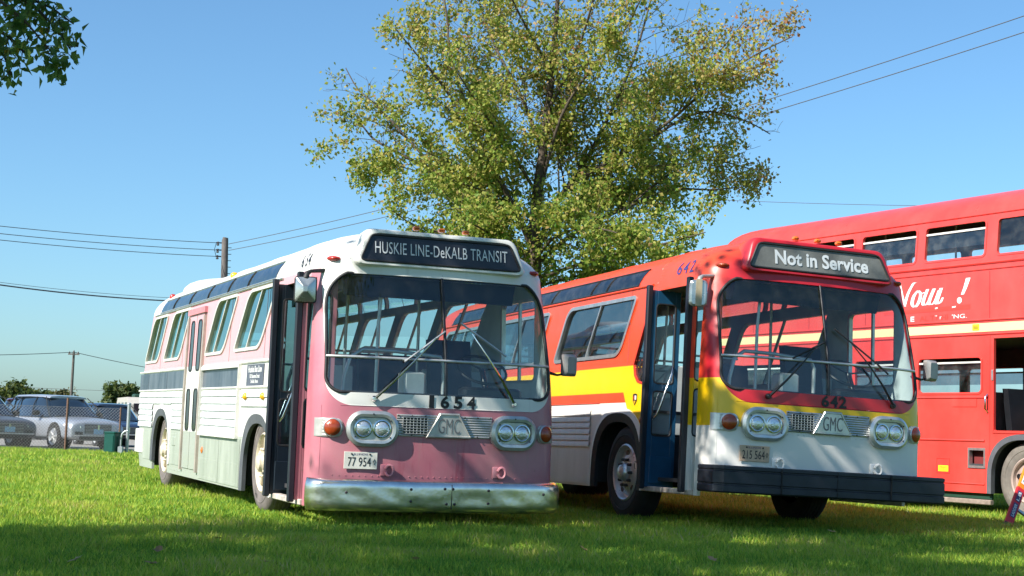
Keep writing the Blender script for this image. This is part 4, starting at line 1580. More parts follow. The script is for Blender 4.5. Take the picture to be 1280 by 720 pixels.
def bus_materials():
    M_['white_trim'] = simple('weathered white trim', (0.66, 0.65, 0.60, 1), 0.45, 0, 0.2, 7)
    M_['cream_frame'] = simple('cream window frame', (0.66, 0.64, 0.58, 1), 0.42, 0.15, 0.15, 8)
    M_['arch_grey'] = simple('grey rubber arch', (0.10, 0.105, 0.12, 1), 0.55, 0, 0.2, 6)
    M_['post'] = simple('worn door post', (0.42, 0.36, 0.31, 1), 0.5, 0.2, 0.25, 6)
    M_['faded_red'] = simple('faded red header', (0.55, 0.22, 0.24, 1), 0.5, 0, 0.2, 6)
    M_['dark_glass'] = simple('dark door glass', (0.03, 0.04, 0.045, 1), 0.08, 0, 0.2, 6)
    M_['step'] = simple('rusty white step', (0.55, 0.48, 0.42, 1), 0.6, 0, 0.45, 11)
    M_['navy'] = simple('navy header', (0.006, 0.012, 0.03, 1), 0.5, 0, 0.2, 6)
    M_['alu_old'] = simple('dull aluminium', (0.55, 0.53, 0.49, 1), 0.45, 0.5, 0.2, 9)
    M_['badge_letter'] = simple('badge letters', (0.16, 0.16, 0.17, 1), 0.4, 0.3, 0.1)
    M_['bumper_chrome'] = simple('dented bumper metal', (0.80, 0.77, 0.72, 1), 0.22, 0.97, 0.18, 6, 0.2, 9)
    M_['bumper_rubber'] = simple('navy black bumper rubber', (0.014, 0.018, 0.028, 1), 0.5, 0, 0.35, 5, 0.15, 25)
    M_['mirror_back'] = simple('mirror back', (0.5, 0.52, 0.52, 1), 0.25, 0.7, 0.1)
    M_['mirror_tan'] = simple('mirror stay tan', (0.36, 0.30, 0.2, 1), 0.5, 0, 0.2)
    M_['mirror_grey'] = simple('grey mirror shell', (0.30, 0.29, 0.28, 1), 0.45, 0.1, 0.2)
    M_['rubber_blue'] = simple('blue black door rubber', (0.010, 0.013, 0.022, 1), 0.5, 0, 0.2)
    M_['door_dark'] = simple('near black door frame', (0.010, 0.018, 0.03, 1), 0.35, 0, 0.2)
    M_['red_trim'] = simple('red window trim', (0.6, 0.04, 0.02, 1), 0.4, 0, 0.1)


def belt_mat(name, a, b, s):
    t = NT(name)
    co = t.coords()
    n = t.noise(co, 1.0, 5, 0.65, (5, 1, 0.9))
    n2 = t.noise(co, 14, 4, 0.6)
    col = t.ramp(n, [(0.35, a), (0.62, b)])
    col = t.mix(t.math('MULTIPLY', t.smooth(n2, 0.58, 0.78), 0.25), col, (0.4, 0.4, 0.38, 1))
    t.bump(t.noise(co, 6, 2), 0.08, 0.02)
    return t.P(color=col, rough=s)


def city_buses():
    bus_materials()
    pbezel = simple('worn bezel', (0.55, 0.57, 0.56, 1), 0.36, 0.65, 0.2, 9)
    rbezel = simple('clean bezel', (0.62, 0.63, 0.62, 1), 0.33, 0.6, 0.12, 9)
    make_bus(dict(style='pink', label='faded pink and white city bus with chrome bumper and open black door',
                  x=-0.5947, y=14.4984, z=-0.0829, head=-1.17963, pitch=0.00725, roll=0.0, paint=pink_paint,
                  inner=M_['interior_grey'], wz=(1.79, 2.445), wzd=(1.62, 2.44), shear=1.0,
                  curb=[(-3.84, -2.56), (-5.52, -4.43), (-8.46, -7.25), (-10.06, -8.94)],
                  driver=[(-4.1, -2.70), (-5.72, -4.32), (-7.34, -5.94), (-8.96, -7.56), (-10.2, -9.16)],
                  blind=M_['sign_glass'], sign='HUSKIE LINE-DeKALB TRANSIT', sign_fit=(1.36, 0.115, 2.705), sign_kw=dict(bold=0.0, space=1.05),
                  siding=belt_mat('white fluted siding', (0.48, 0.50, 0.49, 1), (0.66, 0.67, 0.65, 1), 0.45),
                  belt=belt_mat('dark streaked belt', (0.035, 0.05, 0.075, 1), (0.11, 0.13, 0.16, 1), 0.3),
                  skirt=belt_mat('grey green skirt', (0.28, 0.31, 0.26, 1), (0.40, 0.43, 0.37, 1), 0.4),
                  notice=simple('slate notice board', (0.09, 0.10, 0.13, 1), 0.5, 0, 0.2),
                  bezel=pbezel, num='1654', num_m=M_['black_letter'], num_w=0.40, num_m2=M_['black_letter'], num_w2=0.40, num_shear=-0.75,
                  plate='77 954', plate_m=M_['plate'], plate_w=0.215, wiper_chrome=True, door_m=M_['door_dark'],
                  wipers=[((-0.70, 1.262), (-0.10, 1.86), (-0.42, 1.62), (0.0, 1.93)), ((0.70, 1.262), (0.27, 1.92), (0.16, 2.02), (0.62, 1.72))],
                  trim_red=M_['red_trim']))
    make_bus(dict(style='red', label='red, yellow and white city bus with black rubber bumper and blue door',
                  x=3.1809, y=15.3591, z=0.0715, head=-1.22846, pitch=-0.00817, roll=-0.02886, paint=red_paint,
                  inner=M_['interior_grey'], wz=(1.735, 2.385), wzd=(1.58, 2.40), shear=0.62,
                  curb=[(-4.56, -2.52), (-7.2, -5.18), (-9.6, -7.8)], driver=[(-4.56, -2.45), (-6.95, -4.80), (-9.4, -7.2)],
                  blind=M_['sign_grey'], sign='Not in Service', sign_fit=(1.10, 0.15, 2.70), sign_y=0.02, sign_kw=dict(bold=0.03),
                  siding=belt_mat('off white fluted siding', (0.70, 0.67, 0.63, 1), (0.80, 0.77, 0.73, 1), 0.42),
                  belt=None, skirt=None, notice=None, bezel=rbezel, num='642', num_m=M_['black_letter'], num_w=0.20, num_m2=M_['blue_letter'], num_w2=0.29, num_shear=-0.15,
                  plate='215 564', plate_m=M_['plate_tan'], plate_w=0.235, wiper_chrome=False, door_m=M_['blue_paint'],
                  wipers=[((-0.68, 1.262), (-0.14, 1.80), (-0.42, 1.66), (-0.02, 1.86)), ((0.76, 1.262), (0.28, 1.86), (0.10, 2.0), (0.70, 1.58))],
                  trim_red=M_['red_trim']))


# ------------------------------------------------------------------ double decker
def dd_w(z):
    if z < 3.4:
        return 1.22
    if z < 4.12:
        return 1.22 - 0.06 * (z - 3.4) / 0.72
    t = min(1, (z - 4.12) / 0.53)
    return 1.16 * max(0, 1 - t ** 2.3) ** (1 / 2.3)


def dd_ring(z):
    w = max(0.02, dd_w(z))
    t = max(0, min(1, (z - 4.12) / 0.53))
    xf = (1.85 if z < 2.45 else 2.25) - 0.5 * (1 - math.sqrt(max(0, 1 - t * t)))
    xr = -5.75 + 0.5 * (1 - math.sqrt(max(0, 1 - t * t)))
    rd = 0.30
    pts = []
    for (cx, cy, a0) in ((xf - rd, -1, -PI / 2), (xf - rd, 1, 0), (xr + rd, 1, PI / 2), (xr + rd, -1, PI)):
        for k in range(7):
            a = a0 + PI / 2 * k / 6
            ry = min(rd, w * 0.8)
            yy = cy * (w - ry) + ry * math.sin(a)
            pts.append((cx + rd * math.cos(a), yy, z))
        if cy == 1 and cx > 0:
            for k in range(1, 16):
                pts.append((cx + (xr + rd - cx) * k / 16, w, z))
        if cy == -1 and cx < 0:
            for k in range(1, 16):
                pts.append((cx + (xf - rd - cx) * k / 16, -w, z))
    return pts


def double_decker():
    head = -1.054
    A = Matrix.Rotation(head, 4, 'Z')
    # local y = -1.22 plane passes through (6.36, 21.7)
    off = A.to_3x3() @ Vector((0, 1.22, 0))
    A.translation = (6.36 + off.x, 21.7 + off.y, 0.0)
    root = empty('double_decker_bus', A)
    tag(root, 'red double decker bus with a cream stripe behind the red and yellow bus', 'bus')
    t = NT('double decker red and cream paint')
    co = t.coords()
    o = t.xyz(co)
    red = t.mix(t.smooth(t.noise(co, 1.2, 5, 0.6), 0.35, 0.75), (0.72, 0.048, 0.038, 1), (0.74, 0.07, 0.055, 1))
    band = t.math('MULTIPLY', t.math('GREATER_THAN', o[2], 2.535), t.math('LESS_THAN', o[2], 2.655))
    col = t.mix(band, red, (0.78, 0.66, 0.32, 1))
    rs = t.smooth(t.noise(co, 2.2, 6, 0.7), 0.62, 0.8)
    col = t.mix(t.math('MULTIPLY', t.math('MULTIPLY', rs, 0.3), t.math('GREATER_THAN', o[2], 4.15)), col, (0.8, 0.55, 0.5, 1))
    paint = paint_finish(t, col, co, 0.30, 0.25)
    inner = simple('decker interior', (0.16, 0.10, 0.09, 1), 0.6, 0, 0.2)
    cream = simple('cream window pans', (0.55, 0.56, 0.58, 1), 0.5)
    cut = MB()
    up = []
    xs = [0.66 - 1.37 * k for k in range(5)]
    up = [(0.66, 1.85)] + [(x - 1.37 + 0.06 - 0.07, x - 0.18) for x in xs[:4]]
    up = [(0.67, 1.86), (-0.71, 0.48), (-2.05, -0.86), (-3.39, -2.2), (-4.73, -3.54)]
    lo = [(-0.79, 0.45), (-2.13, -0.93), (-3.47, -2.27), (-4.9, -3.65)]
    side = lambda s: ((-1.5, -0.95) if s < 0 else (0.95, 1.5))
    for s in (-1, 1):
        for a, b in up:
            cut.prism(rrect(a, b, 3.59, 4.125, 0.07, 4), 1, *side(s))
        for a, b in lo:
            cut.prism(rrect(a, b, 1.67, 2.20, 0.08, 4), 1, *side(s))
        for cx in (1.22, -3.75):
            cut.prism(arch_curve(cx, 0.60, 1.06, 0.1, zc=0.5), 1, *((-1.6, -0.75) if s < 0 else (0.75, 1.6)))
    cut.prism(rrect(0.66, 1.48, 1.16, 2.44, 0.03, 3), 1, -1.5, -0.95)
    cut.prism(rrect(0.66, 1.48, 1.70, 2.40, 0.05, 3), 1, 0.95, 1.5)
    cut.prism(rrect(-0.94, -0.1, 1.5, 2.35, 0.06, 3), 0, 1.5, 2.1)
    cut.prism(rrect(-1.0, 1.0, 3.5, 4.1, 0.08, 3), 0, 1.9, 2.6)
    cut.prism(rrect(-0.9, 0.9, 3.5, 4.1, 0.08, 3), 0, -6.0, -5.4)
    # small luggage light in the lower panel
    cut.prism([(0.22, 0.66), (0.50, 0.66), (0.50, 0.90), (0.22, 0.90)], 1, -1.5, -1.1)
    zs = [0.30, 0.6, 1.0, 1.45, 1.9, 2.35, 2.449, 2.451, 2.6, 3.0, 3.4, 3.6, 3.85, 4.12]
    for k in range(1, 11):
        a = PI / 2 * k / 10
        zs.append(4.12 + 0.53 * (math.sin(a) if k < 10 else 0.9995))
    shell('body', [dd_ring(z) for z in zs], [paint, inner], cut, root, 0.04)
    pl = lambda s: (lambda p, t: (p[0], s * (dd_w(p[1]) + t), p[1]))
    for s in (-1, 1):
        for k, (a, b) in enumerate(up):
            mb = MB()
            poly = rrect(a, b, 3.59, 4.125, 0.07, 4)
            q = ring_frame(mb, scale_poly(poly, -0.008), 0.03, pl(s), -0.04, 0.008)
            fr = mb.build('upper_window', paint, root, 40)
            opening = k in (1, 2, 3)
            za = 3.60
            ztop = 4.0 if opening else 4.125
            f = pl(s)
            g = [f((a, za - 0.02), -0.02), f((b, za - 0.02), -0.02), f((b, ztop), -0.02), f((a, ztop), -0.02)]
            MB().add(g, [(0, 1, 2, 3)]).build('pane', M_['clear'], fr)
            if opening and s < 0:          # half-drop light with a pale rail
                MB().loft([[f((a + 0.03, z), t) for z, t in ((ztop - 0.012, -0.03), (ztop + 0.016, -0.03), (ztop + 0.016, 0.0), (ztop - 0.012, 0.0))],
                           [f((b - 0.03, z), t) for z, t in ((ztop - 0.012, -0.03), (ztop + 0.016, -0.03), (ztop + 0.016, 0.0), (ztop - 0.012, 0.0))]], True, True, True).build('window_rail', M_['white_trim'], fr)
                z2 = 3.775
                g = [f((a, z2), -0.032), f((b, z2), -0.032), f((b, ztop), -0.032), f((a, ztop), -0.032)]
                MB().add(g, [(0, 1, 2, 3)]).build('drop_pane', M_['haze_glass'], fr)
        for k, (a, b) in enumerate(lo):
            mb = MB()
            poly = rrect(a, b, 1.67, 2.20, 0.08, 4)
            ring_frame(mb, scale_poly(poly, -0.008), 0.03, pl(s), -0.04, 0.008)
            fr = mb.build('lower_window', paint, root, 40)
            f = pl(s)
            g = [f((a, 1.66), -0.02), f((b, 1.66), -0.02), f((b, 2.12), -0.02), f((a, 2.12), -0.02)]
            MB().add(g, [(0, 1, 2, 3)]).build('pane', M_['clear'], fr)
            g = [f((a, 1.93), -0.032), f((b, 1.93), -0.032), f((b, 2.1), -0.032), f((a, 2.1), -0.032)]
            MB().add(g, [(0, 1, 2, 3)]).build('drop_pane', M_['haze_glass'], fr)
            MB().box(a + 0.03, b - 0.03, *sorted((s * 1.19, s * 1.222)), 2.10, 2.125).build('window_rail', M_['white_trim'], fr)
        # mouldings
        for z, r in ((3.50, 0.022), (3.41, 0.012), (2.70, 0.016), (2.50, 0.014), (1.62, 0.012), (1.02, 0.014), (4.20, 0.012), (0.42, 0.01)):
            for x0, x1 in (((-5.45, 1.95 if z > 2.45 else 0.55),) if z > 1.1 else ((-3.1, 0.5), (-5.45, -4.45))):
                MB().tube([(x0, s * (dd_w(z) + 0.004), z), (x1, s * (dd_w(z) + 0.004), z)], r, 6).build('moulding', paint, root, 50)
        # upper side panel seams
        for x in (-4.6, -3.2, -1.9, 0.58):
            MB().box(x - 0.004, x + 0.004, *sorted((s * 1.215, s * 1.223)), 2.72, 3.38).build('panel_seam', M_['seam_red'], root)
        for x in (-1.0, 0.58):
            MB().box(x - 0.012, x + 0.012, *sorted((s * 1.215, s * 1.226)), 0.34, 2.48).build('panel_seam', paint, root)
        for cx in (1.22, -3.75):
            outer = arch_curve(cx, 0.66, 1.12, 0.30, zc=0.5)
            inn = arch_curve(cx, 0.585, 1.045, 0.30, zc=0.5)
            mb = MB()
            mb.loft([[(p[0], s * 1.21, p[1]), (p[0], s * 1.245, p[1]), (q[0], s * 1.245, q[1]), (q[0], s * 1.17, q[1])] for p, q in zip(outer, inn)], True, True, True)
            mb.build('arch_lip', M_['arch_grey'], root, 30)
            mb = MB()
            ins = arch_curve(cx, 0.63, 1.09, 0.3, zc=0.5)
            mb.loft([[(p[0], s * 1.19, p[1]) for p in ins], [(p[0], s * 0.6, p[1]) for p in ins]], False)
            v = [(p[0], s * 0.6, p[1]) for p in ins]
            mb.add(v, [tuple(range(len(v)))])
            mb.build('wheel_housing', M_['dark'], root)
            wheel(root, cx, s * 1.15, 0.50, s, M_['tyre_grey'], M_['rim_red'], 'disc', R=0.525)
    # floors, bulkheads, seats
    MB().box(-5.6, 0.5, -0.58, 0.58, 0.62, 0.70).box(-3.1, 0.5, -1.17, -0.58, 0.62, 0.70).box(-3.1, 0.5, 0.58, 1.17, 0.62, 0.70).build('lower_floor', M_['floor_rubber'], root)
    MB().box(-5.6, 2.1, -1.17, 1.17, 2.47, 2.53).build('upper_floor', inner, root)
    MB().box(0.50, 0.54, -1.17, 1.17, 0.70, 1.7).build('cab_bulkhead', M_['brown'], root)
    for k in range(5):
        for s in (-1, 1):
            for zf in (0.70, 2.53):
                x = -4.6 + 1.0 * k
                mb = MB()
                mb.bbox(x, x + 0.42, s * 0.65 - 0.42, s * 0.65 + 0.42, zf + 0.38, zf + 0.48, 0.03)
                mb.loft([[(xx - 0.04, s * 0.65 - 0.42, zf + zz), (xx + 0.04, s * 0.65 - 0.42, zf + zz), (xx + 0.04, s * 0.65 + 0.42, zf + zz), (xx - 0.04, s * 0.65 + 0.42, zf + zz)] for xx, zz in ((x, 0.4), (x - 0.06, 0.85), (x - 0.08, 0.98))], True, True, True)
                mb.box(x + 0.1, x + 0.3, s * 0.65 - 0.03, s * 0.65 + 0.03, zf, zf + 0.4)
                mb.build('passenger_seat', M_['seat_red'], root, 40)
    for x, y in ((-0.9, -0.35), (0.2, 0.35), (-2.4, -0.35), (-2.4, 0.35)):
        MB().tube([(x, y, 2.53), (x, y, 4.4)], 0.016, 8).build('stanchion', M_['white_trim'], root, 50)
    # driver's cab: seat, engine cover, door frame, handle, panel behind
    mb = MB()
    mb.bbox(0.72, 1.12, -1.0, -0.5, 1.05, 1.18, 0.03)
    mb.loft([[(xx - 0.05, -1.0, z), (xx + 0.05, -1.0, z), (xx + 0.05, -0.5, z), (xx - 0.05, -0.5, z)] for xx, z in ((0.74, 1.15), (0.68, 1.6), (0.66, 1.75))], True, True, True)
    mb.build('driver_seat', M_['black'], root, 40)
    MB().bbox(0.95, 1.45, -0.30, 0.55, 0.7, 1.62, 0.04).build('engine_cover', M_['brown'], root, 40)
    mb = MB()
    ring_frame(mb, rrect(0.63, 1.51, 1.13, 2.47, 0.03, 3), 0.035, pl(-1), -0.03, 0.012)
    cd = mb.build('cab_door_frame', paint, root, 40)
    MB().tube([(0.56, -1.23, 1.42), (0.56, -1.28, 1.46), (0.56, -1.28, 1.62), (0.56, -1.23, 1.66)], 0.014, 8).build('grab_handle', M_['chrome'], cd, 50)
    MB().bbox(0.63, 0.66, -1.25, -1.22, 1.85, 2.0, 0.006).build('door_catch', M_['alu'], cd)
    mb = MB()
    ring_frame(mb, [(0.20, 0.64), (0.52, 0.64), (0.52, 0.92), (0.20, 0.92)], 0.045, pl(-1), -0.05, 0.015)
    vt = mb.build('vent_box', M_['alu'], root)
    MB().box(0.2, 0.52, -1.13, -1.10, 0.64, 0.92).build('vent_back', M_['dark_red'], vt)
    mb = MB()
    ring_frame(mb, [(-0.40, 0.55), (-0.15, 0.55), (-0.15, 0.76), (-0.40, 0.76)], 0.008, pl(-1), 0, 0.006)
    fl = mb.build('fuel_flap', paint, root)
    M = frame((-0.27, -1.224, 0.615), (1, 0, 0), (0, 0, 1), (0, -1, 0))
    st = MB().box(-0.095, 0.095, -0.042, 0.042, -0.004, 0.0, M).build('yellow_sticker', M_['sticker'], fl)
    text_mesh('sticker_lettering', 'PRESS', M_['black_letter'], st, M @ Matrix.Translation((0, 0.016, 0.002)), 0.12, 0.02)
    text_mesh('sticker_lettering', 'X', M_['black_letter'], st, M @ Matrix.Translation((0, -0.016, 0.002)), 0.03, 0.03)
    M = frame((0.33, -1.227, 2.60), (1, 0, 0), (0, 0, 1), (0, -1, 0))
    MB().box(-0.06, 0.06, -0.04, 0.045, -0.004, 0.0, M).build('yellow_sticker', M_['sticker'], root)
    for k in range(3):
        MB().box(-0.045, 0.045, -0.02 + k * 0.018, -0.012 + k * 0.018, 0.0, 0.002, M).build('sticker_line', M_['black_letter'], root)
    MB().box(-0.1, 0.35, -1.228, -1.221, 1.49, 1.60).build('lettering_panel', paint, root)
    # rubbing rail along the bottom
    MB().bbox(-3.05, 0.58, -1.20, -1.12, 0.14, 0.21, 0.01).build('life_rail', M_['rail_tan'], root)
    MB().bbox(-3.05, 0.58, -1.17, -1.12, 0.21, 0.32, 0.01).build('rail_backing', M_['dark_green'], root)
    # half-cab nose: bonnet, grille, wing, headlamp
    MB().bbox(1.5, 2.2, -0.30, 1.0, 0.55, 1.55, 0.08).build('bonnet', paint, root, 40)
    MB().bbox(1.5, 2.12, -1.2, -0.32, 0.62, 1.20, 0.10).build('wing', paint, root, 40)
    for s in (-0.75, 0.75):
        MB().lathe([(0.11, -0.02), (0.11, 0.02), (0.05, 0.05), (0.001, 0.055)], 18, frame((2.2 if s > 0 else 2.12, s, 0.95), (0, 1, 0), (0, 0, 1), (1, 0, 0))).build('headlamp', M_['lamp'], root, 40)
    # painted advert on the upper side panel
    def stroke(pts, w, name='advert_lettering'):
        mb = MB()
        P = smooth_path(pts, 8)
        rings = []
        for i, (x, z, k) in enumerate(P):
            rings.append((x, z, k * w))
        L_, R_ = [], []
        for i, (x, z, k) in enumerate(rings):
            x2, z2, _ = rings[min(i + 1, len(rings) - 1)]
            x1, z1, _ = rings[max(i - 1, 0)]
            # broad-nib pen: thicker on down strokes
            L_.append((x - k / 2, z))
            R_.append((x + k / 2, z))
        v = [(x, -1.2235, z) for x, z in L_] + [(x, -1.2235, z) for x, z in R_]
        n = len(L_)
        mb.add(v, [(i, i + 1, n + i + 1, n + i) for i in range(n - 1)])
        return mb.build(name, M_['white_letter'], root)
    nz = 2.97
    def S(p, w=0.055):
        stroke([(a, nz + b, c) for a, b, c in p], w)
    # script N o w !
    S([(-1.32, 0.02, 1), (-1.27, 0.12, 1), (-1.16, 0.33, 1.1)])
    S([(-1.17, 0.33, 1), (-1.12, 0.15, 1.2), (-1.06, 0.0, 1)])
    S([(-1.07, 0.0, 1), (-1.00, 0.18, 1), (-0.90, 0.32, 1), (-0.85, 0.345, 1.4)])
    S([(-0.80, 0.22, 0.9), (-0.88, 0.14, 1.2), (-0.91, 0.03, 1.2), (-0.85, -0.02, 1.1), (-0.77, 0.06, 1.2), (-0.74, 0.17, 1.1), (-0.79, 0.225, 0.9), (-0.74, 0.17, 0.7), (-0.66, 0.19, 0.7)])
    S([(-0.60, 0.23, 1.1), (-0.68, 0.07, 1.2), (-0.68, 0.0, 1.1), (-0.60, 0.03, 0.8), (-0.50, 0.2, 0.7)])
    S([(-0.47, 0.23, 1.2), (-0.56, 0.07, 1.3), (-0.56, 0.0, 1.1), (-0.47, 0.03, 0.8), (-0.38, 0.2, 0.7)])
    S([(-0.33, 0.23, 1.2), (-0.41, 0.06, 1.3), (-0.42, 0.0, 1.2), (-0.34, 0.03, 0.9), (-0.30, 0.09, 0.7)])
    S([(0.185, 0.34, 1.2), (0.13, 0.21, 1.0), (0.075, 0.11, 0.8)], 0.07)
    c = [(0.02 + 0.045 * math.cos(a), -1.2235, nz + 0.03 + 0.045 * math.sin(a)) for a in np.linspace(0, 2 * PI, 15)[:-1]]
    MB().add(c, [tuple(range(14))]).build('advert_lettering', M_['white_letter'], root)
    MB().add([(-1.5, -1.2232, 2.86), (0.22, -1.2232, 2.865), (0.22, -1.2232, 2.935), (-1.5, -1.2232, 2.90)], [(0, 1, 2, 3)]).build('advert_strip', M_['bright_red'], root)
    for x, w in ((-0.45, 0.05), (-0.12, 0.07)):
        MB().add([(x, -1.2236, 2.90), (x + w, -1.2236, 2.905), (x + w, -1.2236, 2.925), (x, -1.2236, 2.918)], [(0, 1, 2, 3)]).build('advert_lettering', M_['white_letter'], root)
    F = lambda x, z: frame((x, -1.2236, z), (1, 0, 0), (0, 0, 1), (0, -1, 0))
    text_mesh('advert_lettering', 'E', M_['white_letter'], root, F(-0.90, 2.775), 0.075, 0.075, bold=0.02)
    text_mesh('advert_lettering', 'AL TY HI', M_['bright_red'], root, F(-0.48, 2.775), 0.55, 0.075, bold=0.01)
    text_mesh('advert_lettering', "'' r", M_['white_letter'], root, F(-0.38, 2.78), 0.14, 0.06)
    text_mesh('advert_lettering', "'NG.", M_['white_letter'], root, F(0.02, 2.775), 0.28, 0.06)
    return root


def smooth_path(pts, n):
    """Catmull-Rom through (a, b, c) triples"""
    out = []
    P = [np.array(p, float) for p in pts]
    P = [P[0]] + P + [P[-1]]
    for i in range(1, len(P) - 2):
        for k in range(n):
            t = k / n
            a, b, c, d = P[i - 1], P[i], P[i + 1], P[i + 2]
            out.append(tuple(0.5 * (2 * b + (c - a) * t + (2 * a - 5 * b + 4 * c - d) * t * t + (3 * b - a - 3 * c + d) * t ** 3)))
    out.append(tuple(P[-2]))
    return out


# ------------------------------------------------------------------ trees
def leaves(anchors, size, seed, spread, tone_mu=0.5, tone_sd=0.2, droop=0.4, wide=0.36):
    """anchors: array (N,3) -> folded leaf faces (4 verts, 2 triangles each)"""
    r = np.random.default_rng(seed)
    N = len(anchors)
    P = anchors + r.normal(0, spread, (N, 3))
    d = r.normal(0, 1, (N, 3))
    d[:, 2] -= droop
    d /= np.linalg.norm(d, axis=1)[:, None]
    s = r.normal(0, 1, (N, 3))
    s -= d * (s * d).sum(1)[:, None]
    s /= np.linalg.norm(s, axis=1)[:, None]
    n = np.cross(d, s)
    L = size * r.uniform(0.45, 1.35, N)[:, None]
    a = P
    b = P + d * L * 0.45 + s * L * wide + n * L * 0.12
    c = P + d * L
    e = P + d * L * 0.45 - s * L * wide + n * L * 0.12
    V = np.stack([a, b, c, e], 1).reshape(-1, 3)
    i = (np.arange(N) * 4)[:, None]
    F = (i + np.array([[0, 1, 2, 0, 2, 3]])).reshape(-1, 3)
    tone = np.repeat(np.clip(r.normal(tone_mu, tone_sd, N), 0, 1), 4)
    return V, F, tone


def branch_out(mb, pts, r0, r1, level, maxlev, rng, anchors, kids, ratio, up=0.25, leafstep=0.10, minlen=0.25):
    """draw one limb as a tapered tube, then send smaller branches off it"""
    n = len(pts)
    rad = [r0 + (r1 - r0) * i / (n - 1) for i in range(n)]
    mb.tube(pts, rad, 8 if level == 0 else (6 if level == 1 else 4), caps=False)
    P = [Vector(p) for p in pts]
    seg = [(P[i + 1] - P[i]).length for i in range(n - 1)]
    L = sum(seg)
    if level >= maxlev - 1:
        k = max(2, int(L / leafstep))
        for j in range(k):
            t = (0.15 + 0.85 * (j + rng.random()) / k)
            anchors.append(tuple(along(P, seg, L, t)[0]))
    if level >= maxlev:
        return
    K = kids(level, L)
    for j in range(K):
        t = 0.18 + 0.8 * (j + rng.random() * 0.8) / K
        p, d = along(P, seg, L, t)
        a = Vector((rng.gauss(0, 1), rng.gauss(0, 1), rng.gauss(0, 1)))
        a = (a - d * a.dot(d)).normalized()
        nd = (d * 0.55 + a * 0.8 + Vector((0, 0, up))).normalized()
        ln = max(minlen, L * ratio * (1.15 - 0.65 * t) * rng.uniform(0.6, 1.2))
        m = 4
        q = [p]
        dd = nd.copy()
        for i in range(m):
            dd = (dd + Vector((rng.gauss(0, 0.16), rng.gauss(0, 0.16), rng.gauss(0.04, 0.14)))).normalized()
            q.append(q[-1] + dd * (ln / m))
        rr = max(0.005, (r0 + (r1 - r0) * t) * 0.42)
        branch_out(mb, q, rr, max(0.004, rr * 0.3), level + 1, maxlev, rng, anchors, kids, ratio, up, leafstep, minlen)


def along(P, seg, L, t):
    s = t * L
    for i, l in enumerate(seg):
        if s <= l or i == len(seg) - 1:
            d = (P[i + 1] - P[i]).normalized()
            return P[i] + d * min(s, l), d
        s -= l


def bark(name, c):
    t = NT(name)
    co = t.coords()
    n = t.noise(co, 9, 6, 0.7, (1, 1, 0.25))
    t.bump(n, 0.6, 0.03)
    return t.P(color=t.ramp(n, [(0.3, tuple(x * 0.55 for x in c)), (0.7, c)]), rough=0.9, spec=0.15)


